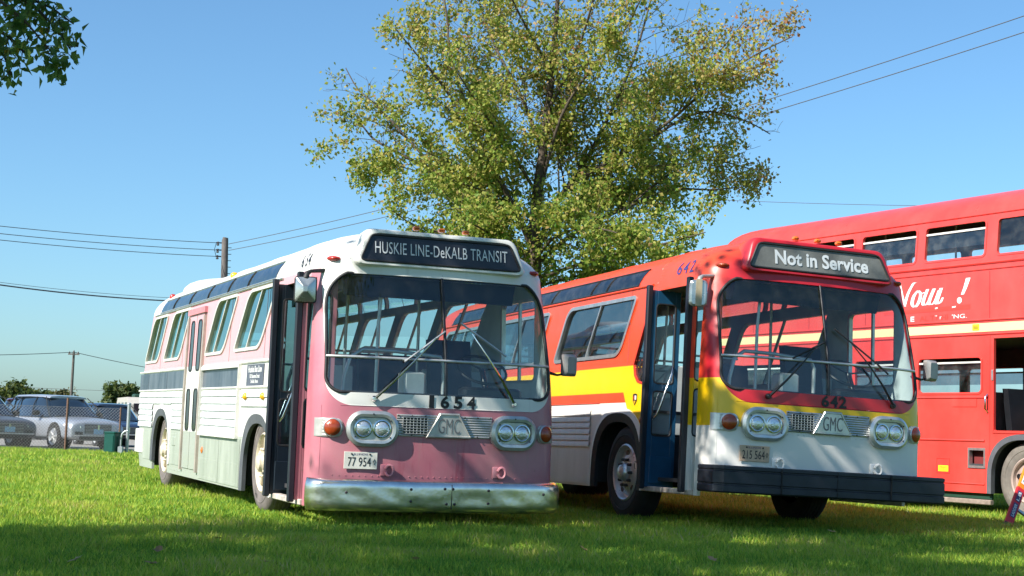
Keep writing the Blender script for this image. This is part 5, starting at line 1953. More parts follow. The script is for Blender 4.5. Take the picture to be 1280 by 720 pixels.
def big_tree():
    """the tall tree behind the buses; limbs follow those in the photograph, spread in depth"""
    rng = random.Random(5)
    Y = 38.0
    base = ray_at(672, 560, Y)
    base.z = 0
    root = empty('tall_tree', Matrix.Translation(base))
    tag(root, 'tall thin-leaved tree turning yellow behind the parked buses', 'tree')
    W = lambda u, v, dy=0.0: ray_at(u, v, Y + dy) - base
    mb = MB()
    anchors = []
    trunk = [Vector((0, 0, 0)), W(671, 470), W(669, 380), W(667, 300), W(672, 240), W(680, 180), W(688, 110), W(694, 40), W(700, -40), W(706, -120)]
    limbs = [
        ([(667, 310), (640, 262), (612, 205), (580, 150), (545, 100), (518, 66), (496, 36)], 0.0, -1.5, 0.15),
        ([(610, 200), (585, 130), (570, 70), (560, 10), (548, -50)], -0.5, 0.8, 0.09),
        ([(667, 330), (625, 285), (575, 235), (525, 205), (475, 180), (455, 160), (438, 135)], 0.0, 1.2, 0.13),
        ([(560, 225), (510, 170), (475, 138), (448, 112), (432, 84)], 0.6, 1.5, 0.07),
        ([(668, 345), (620, 320), (570, 300), (520, 285), (490, 262)], 0.0, -2.2, 0.10),
        ([(668, 320), (690, 260), (735, 200), (770, 130), (790, 70), (812, 10), (822, -40)], 0.0, 1.8, 0.14),
        ([(690, 250), (740, 215), (800, 180), (850, 140), (900, 100), (945, 70), (988, 48)], 0.4, -1.0, 0.12),
        ([(800, 180), (850, 150), (890, 140), (930, 152), (965, 170)], 0.1, -0.3, 0.07),
        ([(850, 140), (880, 90), (905, 50), (930, 22)], -0.3, 0.8, 0.05),
        ([(668, 335), (720, 290), (780, 262), (840, 240), (890, 238), (930, 232)], 0.0, 0.8, 0.11),
        ([(668, 350), (715, 330), (775, 315), (830, 300), (880, 292)], 0.0, -2.0, 0.10),
        ([(780, 262), (830, 220), (880, 200), (925, 205), (948, 215)], 0.3, 1.6, 0.06),
        ([(680, 190), (650, 120), (620, 60), (600, 0), (590, -60)], 0.2, 2.6, 0.10),
        ([(686, 130), (720, 70), (740, 10), (752, -60)], -0.2, -2.4, 0.09),
        ([(676, 220), (700, 150), (735, 90), (780, 40), (800, 0)], 0.0, -3.2, 0.09),
        ([(672, 250), (640, 190), (600, 130), (575, 90)], 0.0, -3.4, 0.09),
        ([(669, 300), (640, 260), (590, 240), (540, 245)], 0.0, 3.4, 0.09),
        ([(669, 310), (720, 250), (780, 225), (820, 215)], 0.0, 3.4, 0.09),
        ([(668, 340), (690, 300), (730, 285), (770, 290)], 0.0, -3.6, 0.09),
        ([(667, 345), (640, 310), (605, 290), (570, 270)], 0.0, -3.4, 0.09),
        ([(690, 90), (660, 40), (640, -10), (630, -60)], 0.0, -1.8, 0.08),
        ([(668, 360), (640, 345), (600, 335), (560, 330)], 0, 1.6, 0.08),
        ([(668, 360), (700, 350), (740, 345), (790, 335)], 0, 1.8, 0.08),
    ]
    mb.tube(trunk, [0.24, 0.21, 0.19, 0.16, 0.14, 0.115, 0.09, 0.065, 0.045, 0.03], 12)
    kids = lambda lev, L: {0: max(5, int(L * 3.0)), 1: max(3, int(L * 3.0)), 2: 2}.get(lev, 0)
    for pts, d0, d1, r in limbs:
        n = len(pts)
        p3 = [W(u + rng.gauss(0, 2), v + rng.gauss(0, 2), d0 + (d1 - d0) * i / (n - 1)) for i, (u, v) in enumerate(pts)]
        p3 = [Vector(p[:3]) for p in smooth_path([tuple(p) for p in p3], 3)]
        branch_out(mb, p3, r * 0.55, 0.012, 0, 2, rng, anchors, kids, 0.36, 0.12, 0.13, 0.4)
    for _ in range(700):
        t = rng.random()
        c = along([Vector(p) for p in trunk[2:]], [(trunk[i + 1] - trunk[i]).length for i in range(2, 9)], sum((trunk[i + 1] - trunk[i]).length for i in range(2, 9)), t)[0]
        a = Vector((rng.gauss(0, 1), rng.gauss(0, 1), rng.gauss(0, 0.5))).normalized() * rng.uniform(0.3, 1.9)
        if rng.random() < 0.25:
            mb.tube([c, c + a * 0.5 + Vector((0, 0, 0.1)), c + a], [0.012, 0.008, 0.004], 4, caps=False)
        anchors.append(tuple(c + a))
    tk = mb.build('trunk', bark('grey brown bark', (0.12, 0.095, 0.075)), root, 60)
    A = np.array(anchors)
    # leaves: green and dense low and near the trunk, thinner and browner out to the right
    r = np.random.default_rng(3)
    px = A[:, 0]
    right = np.clip((px - 3.6) / 2.5, 0, 1) * np.clip((A[:, 2] - 6.5) / 1.0, 0, 1)
    height = np.clip((A[:, 2] - 4.0) / 8.0, 0, 1)
    keep = r.random(len(A)) < (0.78 - 0.22 * height - 0.15 * right)
    A = A[keep]
    right = right[keep]
    height = height[keep]
    print('tree anchors', len(A))
    gap = np.sin(A[:, 0] * 1.9 + 1.3 * np.sin(A[:, 2] * 1.1)) * np.sin(A[:, 2] * 2.3 + 0.9 * A[:, 1]) + 0.6 * np.sin(A[:, 1] * 2.1 + A[:, 0] * 0.8)
    dens = 20.0 - 12.5 * height ** 0.75 - 0.5 * right
    reps = np.clip(dens * np.clip(0.85 + 0.75 * gap, 0.05, 1.6) + r.normal(0, 1.0, len(A)), 0, 18).astype(int)
    B = np.repeat(A, reps, 0)
    rb = np.repeat(right, reps)
    hb = np.repeat(height, reps)
    print('tree leaves', len(B))
    V, F, T = leaves(np.repeat(B, 2, 0), 0.104, 8, 0.14, 0.5, 0.2, 0.6)
    T = np.clip(T - np.repeat(0.16 - 0.24 * hb - 0.36 * rb, 8), 0, 1)
    m = leaf_mat('yellowing leaves', [(0.0, (0.07, 0.16, 0.025)), (0.3, (0.20, 0.30, 0.045)), (0.55, (0.42, 0.42, 0.09)), (0.8, (0.52, 0.38, 0.14)), (1.0, (0.32, 0.14, 0.08))], 0.48)
    tri_mesh('crown', V, F, m, T, root)


def generic_tree(name, label, loc, height, crown_c, crown_r, n_limbs, leaf_size, nleaf, seed, mat, barkm, extra=None, group=None, trunk_r=0.2, keepfn=None):
    """trunk, limbs reaching out through an ellipsoid crown, leaf clumps with gaps"""
    rng = random.Random(seed)
    r = np.random.default_rng(seed)
    root = empty(name, Matrix.Translation(loc))
    tag(root, label, 'tree', group)
    mb = MB()
    cc, cr = Vector(crown_c), Vector(crown_r)
    fork = Vector((0, 0, max(0.8, cc.z - cr.z * 0.9)))
    mb.tube([Vector((0, 0, 0)), fork * 0.5, fork, fork.lerp(cc, 0.7), cc + Vector((0, 0, cr.z * 0.6))], [trunk_r, trunk_r * 0.8, trunk_r * 0.7, trunk_r * 0.45, trunk_r * 0.1], 9)
    clumps = []
    for k in range(n_limbs):
        d = Vector((rng.gauss(0, 1), rng.gauss(0, 1), rng.gauss(0.1, 0.8))).normalized()
        e = cc + Vector((d.x * cr.x, d.y * cr.y, d.z * cr.z)) * rng.uniform(0.55, 1.0)
        s = fork.lerp(cc, rng.random() * 0.9)
        mid = s.lerp(e, 0.5) + Vector((rng.gauss(0, 0.2), rng.gauss(0, 0.2), 0.25)) * cr.z * 0.15
        mb.tube([s, mid, e], [trunk_r * 0.3, trunk_r * 0.18, trunk_r * 0.05], 5, caps=False)
        clumps.append(e)
        for q in range(3):
            t = rng.uniform(0.4, 0.95)
            clumps.append(mid.lerp(e, t) + Vector((rng.gauss(0, 1) * cr.x, rng.gauss(0, 1) * cr.y, rng.gauss(0, 1) * cr.z)) * 0.10)
    if extra:
        for pts, rr in extra:
            mb.tube(pts, [rr * (1 - 0.85 * i / (len(pts) - 1)) for i in range(len(pts))], 6, caps=False)
    mb.build('trunk', barkm, root, 60)
    C = np.array([tuple(c) for c in clumps])
    idx = r.integers(0, len(C), nleaf)
    sz = r.uniform(0.5, 1.3, len(C))
    A = C[idx] + r.normal(0, 1, (nleaf, 3)) * (np.array(cr) * 0.13)[None] * sz[idx][:, None]
    if keepfn is not None:
        A = A[keepfn(A + np.array(loc)[None])]
    V, F, T = leaves(A, leaf_size, seed + 1, 0.02, 0.5, 0.2, 0.5)
    tri_mesh('crown', V, F, mat, T, root)
    return root


# breaks in the foliage: (x, y, z) a sunbeam passes, its width, how open it is
GAPS = [(1.98, 15.0, 0.8, 0.36, 0.9), (-1.55, 14.25, 0.9, 0.5, 0.75), (2.75, 15.2, 1.25, 0.3, 0.9), (-1.5, 14.2, 1.9, 0.35, 0.6), (1.95, 15.05, 1.8, 0.4, 0.7), (-3.5, 13.3, 0, 0.8, 0.9), (5.3, 15.2, 0, 0.9, 0.85), (3.9, 12.3, 0, 0.9, 0.85), (0.4, 11.6, 0, 0.7, 0.8), (-2.2, 11.6, 0, 0.6, 0.8), (2.4, 13.6, 0, 0.6, 0.8), (-0.8, 12.9, 0, 0.4, 0.7), (1.6, 10.4, 0, 0.5, 0.7)]


def shade_trees():
    """the trees to the left of the camera whose shade lies over the foreground; one bough hangs into the picture"""
    m = leaf_mat('maple leaves', [(0.0, (0.025, 0.08, 0.03)), (0.5, (0.08, 0.18, 0.05)), (0.9, (0.17, 0.26, 0.05)), (1.0, (0.34, 0.20, 0.03))], 0.42)
    bk = bark('dark bark', (0.10, 0.08, 0.065))
    def outside(P):
        # keep the crown clear of the camera's view except for the bough built below
        v = P - np.array([0, 0, CAM_H])
        up = v[:, 2] / np.maximum(v[:, 1], 0.2)
        lat = v[:, 0] / np.maximum(v[:, 1], 0.2)
        clear = (v[:, 1] < 0.2) | (up > 0.33) | (lat < -0.40)
        # where the sun's ray through the leaf comes down: the shade ends in a ragged edge at the bus noses
        g = np.random.default_rng(77)
        def down(z):
            k = (P[:, 2] - z) / math.tan(SUN_EL)
            return P[:, 0] - SUN_AZ.x * k, P[:, 1] - SUN_AZ.y * k
        x3, y3 = down(2.9)
        fp = (x3 + 0.595) * 0.381 - (y3 - 14.5) * 0.924
        fr = (x3 - 3.18) * 0.335 - (y3 - 15.36) * 0.942
        fwd = np.where(x3 < 1.2, fp, fr)
        x0, y0 = down(0.0)
        edge = 15.5 - 0.40 * np.clip(x0 + 4.5, 0, 2.5) + 0.25 * np.sin(x0 * 1.7) + 0.12 * np.clip(x0 + 1, 0, 9) + np.where(x0 > 1.0, 3.0, 0)
        n = g.normal(0, 0.45, len(P))
        keep = clear & (fwd > -0.35 + n) & (y0 < edge + n)
        for tx, ty, tz, rad, pr in GAPS:
            gx, gy = down(tz)
            keep &= ~((np.hypot(gx - tx, gy - ty) < rad * g.uniform(0.6, 1.3, len(P))) & (g.random(len(P)) < pr))
        return keep
    loc = Vector((-6.5, 4.0, 0))
    generic_tree('maple_tree', 'leafy maple left of the camera with one bough hanging in at the top left corner', loc, 12, (2.2, 2.6, 8.2), (6.0, 5.4, 3.0), 70, 0.15, 30000, 21, m, bk, None, 'shade trees', 0.28, outside)
    root = [o for o in bpy.data.objects if o.name == 'maple_tree'][0]
    # the bough
    rng = random.Random(4)
    anchors = []
    mb = MB()
    Yb = 11.0
    P0 = Vector((-1.2, 2.0, 4.6))
    W = lambda u, v, dy=0.0: ray_at(u, v, Yb + dy) - loc
    for pts, dys in (([(-180, -110), (-90, -60), (-20, -15), (30, 25), (62, 62), (75, 85)], -0.4), ([(-120, -70), (-40, -30), (30, -5), (65, 10), (92, 30)], 0.3), ([(-160, -30), (-80, 10), (-20, 45), (5, 70), (14, 92)], 0.0), ([(-90, -60), (-20, -25), (40, 5), (70, 35), (88, 62)], 0.1), ([(-120, -80), (-50, -50), (10, -35), (60, -25)], -0.2), ([(-120, -40), (-50, 10), (10, 45), (35, 70)], 0.4)):
        p3 = [P0] + [W(u, v, dys) for u, v in pts]
        mb.tube(p3, [0.05, 0.035, 0.022, 0.014, 0.009, 0.006, 0.004][:len(p3)], 5, caps=False)
        q = [Vector(x) for x in p3[1:]]
        for i in range(len(q) - 1):
            for k in range(9):
                t = rng.random()
                p = q[i].lerp(q[i + 1], t)
                a = Vector((rng.gauss(0, 1), rng.gauss(0, 1), rng.gauss(-0.3, 1))).normalized() * rng.uniform(0.05, 0.15)
                mb.tube([p, p + a], [0.004, 0.002], 3, caps=False)
                for _ in range(2):
                    anchors.append(tuple(p + a * rng.uniform(0.4, 1.0)))
    mb.build('bough', bk, root, 60)
    V, F, T = leaves(np.repeat(np.array(anchors), 3, 0), 0.085, 33, 0.045, 0.45, 0.2, 0.9, 0.26)
    tri_mesh('bough_leaves', V, F, m, T, root)
    generic_tree('maple_tree', 'second leafy maple farther left of the camera, out of the picture', Vector((-13.5, 1.0, 0)), 12, (1.5, 3.0, 8.0), (5.2, 4.6, 3.2), 60, 0.17, 22000, 22, m, bk, None, 'shade trees', 0.3, outside)


def far_trees():
    bk = bark('far bark', (0.12, 0.10, 0.08))
    mats = [leaf_mat('far leaves', [(0, (0.03, 0.055, 0.02)), (0.6, (0.07, 0.10, 0.03)), (1, (0.14, 0.14, 0.04))], 0.25),
            leaf_mat('far olive leaves', [(0, (0.045, 0.055, 0.025)), (0.6, (0.11, 0.10, 0.04)), (1, (0.19, 0.14, 0.06))], 0.25)]
    spec = [(18, 150, 4.6, 3.0, 0, 'dark green round tree at the far left above the grey car'),
            (45, 185, 4.2, 2.6, 0, 'low green tree between the two taller far trees'),
            (62, 160, 4.8, 3.2, 1, 'olive brown tree behind the silver car roof'),
            (98, 210, 3.6, 3.4, 0, 'small far tree just right of the thin utility pole'),
            (122, 230, 3.2, 3.0, 1, 'faint low tree over the shed roof'),
            (153, 120, 3.9, 1.9, 0, 'small green tree beside the rear of the pink bus'),
            (-12, 165, 4.6, 3.4, 0, 'dark green tree at the left edge of the picture')]
    for k, (u, Y, h, w, mi, lab) in enumerate(spec):
        p = ray_at(u, 520, Y)
        loc = Vector((p.x, Y, 0))
        generic_tree('distant_tree', lab, loc, h, (0, 0, h * 0.58), (w, w, h * 0.42), 26, 0.42, 2600, 40 + k, mats[mi], bk, None, 'trees on the far side of the lot', 0.16)


# ------------------------------------------------------------------ the lot at the left: fence, cars, posts
def car(name, label, loc, head, body_m, L=5.0, W=2.0, H=1.76, plate=None, suv=True, grille=True, details=True, group='cars in the lot'):
    """front points +x; base at the middle of the car"""
    A = Matrix.Rotation(head, 4, 'Z')
    A.translation = loc
    root = empty(name, A)
    tag(root, label, 'car', group)
    f, b = L / 2, -L / 2
    hb = H * 0.615                                 # belt height
    st = [(b, 0.55, 0.95, 0.84), (b + 0.08, 0.36, 1.02, 0.93), (b + 0.35, 0.28, hb, 0.98), (b + 1.2, 0.26, hb, 1.0), (0.0, 0.25, hb - 0.02, 1.0), (f - 1.75, 0.25, hb - 0.03, 1.0),
          (f - 1.3, 0.26, hb - 0.04, 1.0), (f - 0.7, 0.26, hb - 0.08, 0.99), (f - 0.25, 0.26, hb - 0.13, 0.96), (f - 0.05, 0.28, hb - 0.18, 0.91), (f, 0.34, hb - 0.26, 0.86)]
    rings = []
    for x, z0, z1, k in st:
        w = W / 2 * k
        zm = z0 + (z1 - z0) * 0.50
        rings.append([(x, -w * 0.88, z0), (x, -w * 0.985, z0 + 0.10), (x, -w * 0.985, zm - 0.06), (x, -w, zm + 0.10), (x, -w * 0.965, z1 - 0.12), (x, -w * 0.90, z1 - 0.015), (x, -w * 0.50, z1 + 0.03), (x, 0, z1 + 0.035),
                      (x, w * 0.50, z1 + 0.03), (x, w * 0.90, z1 - 0.015), (x, w * 0.965, z1 - 0.12), (x, w, zm + 0.10), (x, w * 0.985, zm - 0.06), (x, w * 0.985, z0 + 0.10), (x, w * 0.88, z0)])
    mb = MB().loft(rings, True, True, True)
    bo = mb.build('body', body_m, root, 60)
    sm = bo.modifiers.new('round', 'SUBSURF')
    sm.levels = sm.render_levels = 2
    # greenhouse: dark glass block with roof, pillars in body colour
    gb = [(b + 0.18, hb - 0.03), (f - 1.25, hb - 0.05)]
    gt = [(b + 0.55, H - 0.05), (f - 2.05, H - 0.03)] if suv else [(b + 1.0, H - 0.04), (f - 2.1, H - 0.02)]
    wb, wt = W / 2 * 0.93, W / 2 * 0.70
    def gh(t, x0, x1):
        xs0 = gb[0][0] + (gt[0][0] - gb[0][0]) * t
        xs1 = gb[1][0] + (gt[1][0] - gb[1][0]) * t
        return xs0 + (xs1 - xs0) * x0
    rg = []
    for t in (0, 0.25, 0.5, 0.75, 1.0):
        x0 = gb[0][0] + (gt[0][0] - gb[0][0]) * t
        x1 = gb[1][0] + (gt[1][0] - gb[1][0]) * t
        w = wb + (wt - wb) * t ** 1.2
        z = hb - 0.05 + (H - 0.05 - hb + 0.05) * t
        rg.append([(x0, -w * 0.9, z), (x0 + 0.15, -w, z), (x1 - 0.35, -w, z), (x1 - 0.08, -w * 0.8, z), (x1, -w * 0.3, z), (x1, w * 0.3, z), (x1 - 0.08, w * 0.8, z), (x1 - 0.35, w, z), (x0 + 0.15, w, z), (x0, w * 0.9, z)])
    MB().loft(rg, True, False, True).build('windows', M_['car_glass'], root, 60)
    x0, x1 = gt[0][0], gt[1][0]
    rr = []
    for x, z, k in ((x0 - 0.12, H - 0.06, 0.95), (x0 + 0.2, H - 0.01, 1.0), ((x0 + x1) / 2, H, 1.02), (x1 - 0.25, H - 0.015, 1.0), (x1 + 0.05, H - 0.045, 0.9)):
        w = wt * k + 0.015
        rr.append([(x, -w, z - 0.055), (x, -w * 0.92, z - 0.005), (x, -w * 0.5, z + 0.02), (x, w * 0.5, z + 0.02), (x, w * 0.92, z - 0.005), (x, w, z - 0.055)])
    MB().loft(rr, True, True, True).build('roof', body_m, root, 50)
    for s in (-1, 1):
        for xb, xt in ((gb[1][0] - 0.12, gt[1][0] - 0.05), (-0.15, -0.25), (b + 1.15, b + 1.15), (gb[0][0] + 0.1, gt[0][0] + 0.08)):
            MB().tube([(xb, s * (wb - 0.0), hb - 0.06), ((xb + xt) / 2, s * ((wb + wt) / 2 + 0.035), (hb + H) / 2), (xt, s * (wt + 0.01), H - 0.06)], 0.014, 6).build('pillar', M_['dark'], root, 50)
        # mirrors, handles, wheels
        mb = MB().bbox(f - 2.05, f - 1.88, *sorted((s * (W / 2 * 0.98), s * (W / 2 + 0.20))), hb - 0.02, hb + 0.15, 0.04)
        mb.build('wing_mirror', M_['black'], root, 40)
        for x in (f - 0.95, b + 1.0):
            M = frame((x, s * W / 2 * 0.985, 0.37), (1, 0, 0), (0, 0, 1) if s < 0 else (0, 0, -1), (0, s, 0))
            arc = MB().lathe([(0.425, -0.22), (0.425, 0.012), (0.36, 0.014), (0.30, 0.0)], 28, M, cap0=False, cap1=False)
            arc.build('wheel_arch', M_['dark'], root, 40)
            wl = MB().lathe([(0.25, -0.2), (0.355, -0.2), (0.37, -0.16), (0.37, 0.0), (0.35, 0.03), (0.27, 0.03), (0.25, 0.0)], 28, M, cap0=False, cap1=False).build('wheel', M_['tyre_dark'], root, 40)
            rim = MB().lathe([(0.265, 0.028), (0.25, 0.01), (0.235, -0.03), (0.06, -0.02), (0.05, 0.01), (0.001, 0.012)], 24, M, cap0=False)
            for q in range(5):
                rim.bbox(0.04, 0.245, -0.03, 0.03, -0.03, 0.015, 0.006, M @ Matrix.Rotation(q * 2 * PI / 5, 4, 'Z'))
            rim.build('rim', M_['satin'], wl, 40)
        # head lamps
        mb = MB()
        zz = hb - 0.30
        mb.loft([[(f - 0.42, s * W / 2 * 0.90, zz + 0.08), (f - 0.42, s * W / 2 * 0.955, zz + 0.02), (f - 0.38, s * W / 2 * 0.955, zz - 0.04)], [(f - 0.02, s * W / 2 * 0.56, zz + 0.05), (f + 0.012, s * W / 2 * 0.60, zz - 0.01), (f + 0.01, s * W / 2 * 0.6, zz - 0.06)]], True, True, True)
        mb.build('headlight', M_['lamp'], root)
        MB().bbox(f - 0.06, f + 0.01, *sorted((s * W / 2 * 0.50, s * W / 2 * 0.78)), 0.42, 0.54, 0.02).build('fog_light', M_['black'], root)
    zg = hb - 0.34
    gr = MB().bbox(f - 0.10, f + 0.004, -W / 2 * 0.50, W / 2 * 0.50, zg - 0.22, zg + 0.14, 0.05).build('grille', M_['black'], root)
    for k in range(7):
        z = zg - 0.17 + 0.26 * k / 6
        MB().box(f + 0.002, f + 0.010, -W / 2 * 0.44, W / 2 * 0.44, z - 0.004, z + 0.004).build('grille_bar', M_['satin'], gr)
    MB().bbox(f + 0.02, f + 0.035, -0.03, 0.03, zg - 0.07, zg + 0.09, 0.005).build('emblem', M_['chrome'], gr)
    MB().bbox(f - 0.05, f + 0.015, -W / 2 * 0.62, W / 2 * 0.62, 0.30, 0.40, 0.02).build('lower_grille', M_['black'], root)
    MB().bbox(f - 0.05, f + 0.028, -W / 2 * 0.80, W / 2 * 0.80, 0.405, 0.44, 0.012).build('bumper_trim', M_['satin'], root)
    if plate:
        p = MB().bbox(f + 0.02, f + 0.035, -0.155, 0.155, 0.47, 0.62, 0.003).build('licence_plate', plate, root)
    # windshield wipers / cowl
    MB().bbox(f - 1.38, f - 1.2, -W / 2 * 0.75, W / 2 * 0.75, hb - 0.03, hb + 0.0, 0.008).build('cowl', M_['black'], root)
    return root


def lot():
    M_['car_glass'] = simple('car glass', (0.012, 0.02, 0.028, 1), 0.05, 0, 0.1, 3, spec=0.9, coat=1.0)
    cp = lambda n, c, m=0.35: simple(n, c, 0.36, m, 0.04, 2, coat=0.7)
    silver = cp('silver car paint', (0.36, 0.39, 0.44, 1))
    grey = cp('dark grey car paint', (0.07, 0.075, 0.09, 1))
    blue = cp('dark blue car paint', (0.035, 0.06, 0.12, 1))
    purple = cp('plum car paint', (0.10, 0.03, 0.09, 1))
    plate_b = simple('blue licence plate', (0.25, 0.45, 0.62, 1), 0.5, 0, 0.3, 20)
    def at(u, Y):
        p = ray_at(u, 540, Y)
        return Vector((p.x, Y, 0.004))
    car('parked_car', 'silver estate car behind the fence post with a black grille', at(75, 47.8), math.radians(-47), silver, 4.85, 1.92, 1.62, plate_b)
    car('parked_car', 'dark grey car cut off by the left edge of the picture', at(-30, 46.5), math.radians(-48), grey, 4.7, 1.90, 1.56, plate_b)
    car('parked_car', 'dark blue car behind the green box and the silver car', at(138, 55), math.radians(-60), blue, 4.6, 1.8, 1.5, None)
    car('parked_car', 'plum coloured car half hidden between the grey and silver cars', at(26, 66), math.radians(-75), purple, 4.7, 1.85, 1.72, None)
    # camper trailer at the rear of the pink bus
    p = at(178, 76)
    A = Matrix.Rotation(math.radians(-70), 4, 'Z')
    A.translation = p
    root = empty('camper_trailer', A)
    tag(root, 'cream camper trailer with a blue stripe beside the pink bus rear', 'trailer')
    cream = simple('cream camper skin', (0.45, 0.42, 0.37, 1), 0.4, 0, 0.1)
    tan = simple('tan camper skin', (0.38, 0.27, 0.18, 1), 0.5, 0, 0.15)
    prof = [(-2.6, 0.45), (2.4, 0.45), (2.7, 1.0), (2.65, 1.7), (2.2, 2.05), (-2.3, 2.05), (-2.65, 1.8)]
    MB().prism(prof, 1, -1.05, 1.05).build('body', cream, root, 20)
    for s in (-1, 1):
        MB().box(-2.6, 2.62, *sorted((s * 1.05, s * 1.058)), 1.12, 1.24).build('stripe', M_['blue_stripe'], root)
        MB().box(-2.55, 2.3, *sorted((s * 1.05, s * 1.056)), 0.5, 1.1).build('lower_panel', tan, root)
        for x in (-1.8, -0.2, 1.3):
            MB().bbox(x, x + 0.8, *sorted((s * 1.04, s * 1.065)), 1.42, 1.80, 0.01).build('window', M_['car_glass'], root)
        M = frame((-0.3, s * 0.98, 0.34), (1, 0, 0), (0, 0, 1), (0, s, 0))
        MB().lathe([(0.2, -0.2), (0.33, -0.2), (0.34, 0.0), (0.2, 0.03), (0.001, 0.0)], 20, M).build('wheel', M_['tyre_dark'], root, 40)
    MB().bbox(2.55, 2.74, -0.8, 0.8, 1.35, 1.75, 0.02).build('front_window', M_['car_glass'], root)
    MB().bbox(-1.0, 0.0, -0.5, 0.5, 2.05, 2.25, 0.05).build('roof_unit', M_['dark_green'], root)
    MB().tube([(2.6, 0, 0.5), (3.6, 0, 0.48)], 0.05, 6).build('drawbar', M_['dark'], root)
    MB().tube([(3.4, 0, 0.48), (3.4, 0, 0.0)], 0.03, 6).build('jockey_stand', M_['dark'], root)
    # long shed with a ribbed roof
    c = ray_at(137, 520, 105)
    root = empty('storage_shed', Matrix.Translation((c.x, 105, 0)))
    tag(root, 'long low shed with a ribbed grey metal roof beyond the cars', 'building')
    wallm = simple('shed wall', (0.42, 0.41, 0.39, 1), 0.7, 0, 0.1)
    roofm = simple('shed roof', (0.36, 0.37, 0.38, 1), 0.45, 0.4, 0.1)
    MB().box(-2.2, 7.0, 0, 8, 0, 1.0).build('wall', wallm, root)
    ro = MB()
    ro.prism([(-0.4, 0.95), (-0.4, 1.02), (4.0, 1.78), (8.4, 1.02), (8.4, 0.95), (4.0, 1.70)], 0, -2.5, 7.3)
    ro = ro.build('roof', roofm, root)
    for k in range(20):
        x = -2.4 + 9.6 * k / 19
        MB().prism([(-0.4, 1.021), (-0.4, 1.06), (4.0, 1.82), (4.0, 1.781)], 0, x - 0.04, x + 0.04).build('roof_rib', roofm, ro)
    for x in (-1.2, 1.2, 3.6):
        MB().box(x, x + 1.6, -0.03, 0.0, 0.05, 0.85).build('shed_door', wallm, root)
    # ---- chain link fence
    a, b_ = Vector((-17.5, 42.6, 0)), Vector((-11.05, 43.9, 0))
    root = empty('chain_link_fence', Matrix.Translation(a))
    tag(root, 'low chain link fence with rusty posts in front of the parked cars', 'fence')
    d = (b_ - a)
    L = d.length
    ang = math.atan2(d.y, d.x)
    F = Matrix.Rotation(ang, 4, 'Z')
    rust = simple('rusty post', (0.16, 0.085, 0.055, 1), 0.8, 0, 0.35, 20)
    wire = simple('fence wire', (0.22, 0.22, 0.22, 1), 0.5, 0.5, 0.2)
    H = 1.22
    pp = ray_at(76.5, 540, 42.8)
    sp = (Vector((pp.x, 42.8, 0)) - a).length
    for x in (0.0, sp - 2.9, sp, L):
        MB().tube([(x, 0, 0), (x, 0, 1.5 if x == sp else 1.28)], 0.032 if x == sp else 0.024, 8, M=F).build('post', rust, root, 50)
    MB().tube([(0, 0, H + 0.02), (L, 0, H + 0.02)], 0.005, 6, M=F).build('top_wire', wire, root, 50)
    mb = MB()
    step = 0.09
    w = 0.0035
    for sgn in (1, -1):
        k = -H
        while k < L:
            x0, x1 = k, k + H
            z0, z1 = (0.03, H + 0.03) if sgn > 0 else (H + 0.03, 0.03)
            t0, t1 = max(0, -x0 / H), min(1, (L - x0) / H)
            if t1 > t0:
                p = Vector((x0 + H * t0, 0.004 * sgn, z0 + (z1 - z0) * t0))
                q = Vector((x0 + H * t1, 0.004 * sgn, z0 + (z1 - z0) * t1))
                n = Vector((-(q - p).z, 0, (q - p).x)).normalized() * w
                y = Vector((0, w, 0))
                mb.loft([[p + n, p + y, p - n, p - y], [q + n, q + y, q - n, q - y]], True, M=F)
            k += step
    tag(mb.build('wire_mesh', wire, root), None, None, None, 'stuff')
    # green utility box
    p = ray_at(141, 560, 42.2)
    root = empty('utility_box', Matrix.Translation((p.x, 42.2, 0)) @ Matrix.Rotation(math.radians(-28), 4, 'Z'))
    tag(root, 'dark green metal utility box standing on the grass', 'utility box')
    gm = simple('green enamel', (0.004, 0.06, 0.045, 1), 0.35, 0, 0.15, 6)
    MB().bbox(-0.19, 0.19, -0.17, 0.17, 0.0, 0.56, 0.02).build('cabinet', gm, root)
    MB().bbox(-0.205, 0.205, -0.185, 0.185, 0.54, 0.60, 0.02).build('lid', gm, root)
    MB().bbox(-0.16, 0.16, -0.182, -0.17, 0.05, 0.50, 0.008).build('door', gm, root)
    # galvanised posts next to it
    galv = simple('galvanised steel', (0.42, 0.45, 0.46, 1), 0.45, 0.5, 0.15)
    p = ray_at(158.5, 560, 42.3)
    root = empty('steel_post', Matrix.Translation((p.x, 42.3, 0)))
    tag(root, 'straight galvanised steel post behind the bus rear', 'post')
    MB().tube([(0, 0, 0), (0, 0, 1.36)], 0.045, 10).build('tube', galv, root, 50)
    MB().lathe([(0.06, 0), (0.055, 0.03), (0.001, 0.05)], 10, Matrix.Translation((0, 0, 1.36))).build('cap', galv, root, 50)
    p = ray_at(150.5, 560, 42.1)
    root = empty('vent_pipe', Matrix.Translation((p.x, 42.1, 0)))
    tag(root, 'bent grey vent pipe with a box at its foot', 'pipe')
    MB().tube([(0, 0, 0.1), (0, 0, 0.42), (0.03, 0, 0.55), (0.10, 0, 0.62), (0.18, 0, 0.63)], 0.028, 8).build('pipe', galv, root, 50)
    MB().bbox(-0.07, 0.07, -0.06, 0.06, 0.0, 0.20, 0.012).build('meter_box', galv, root)


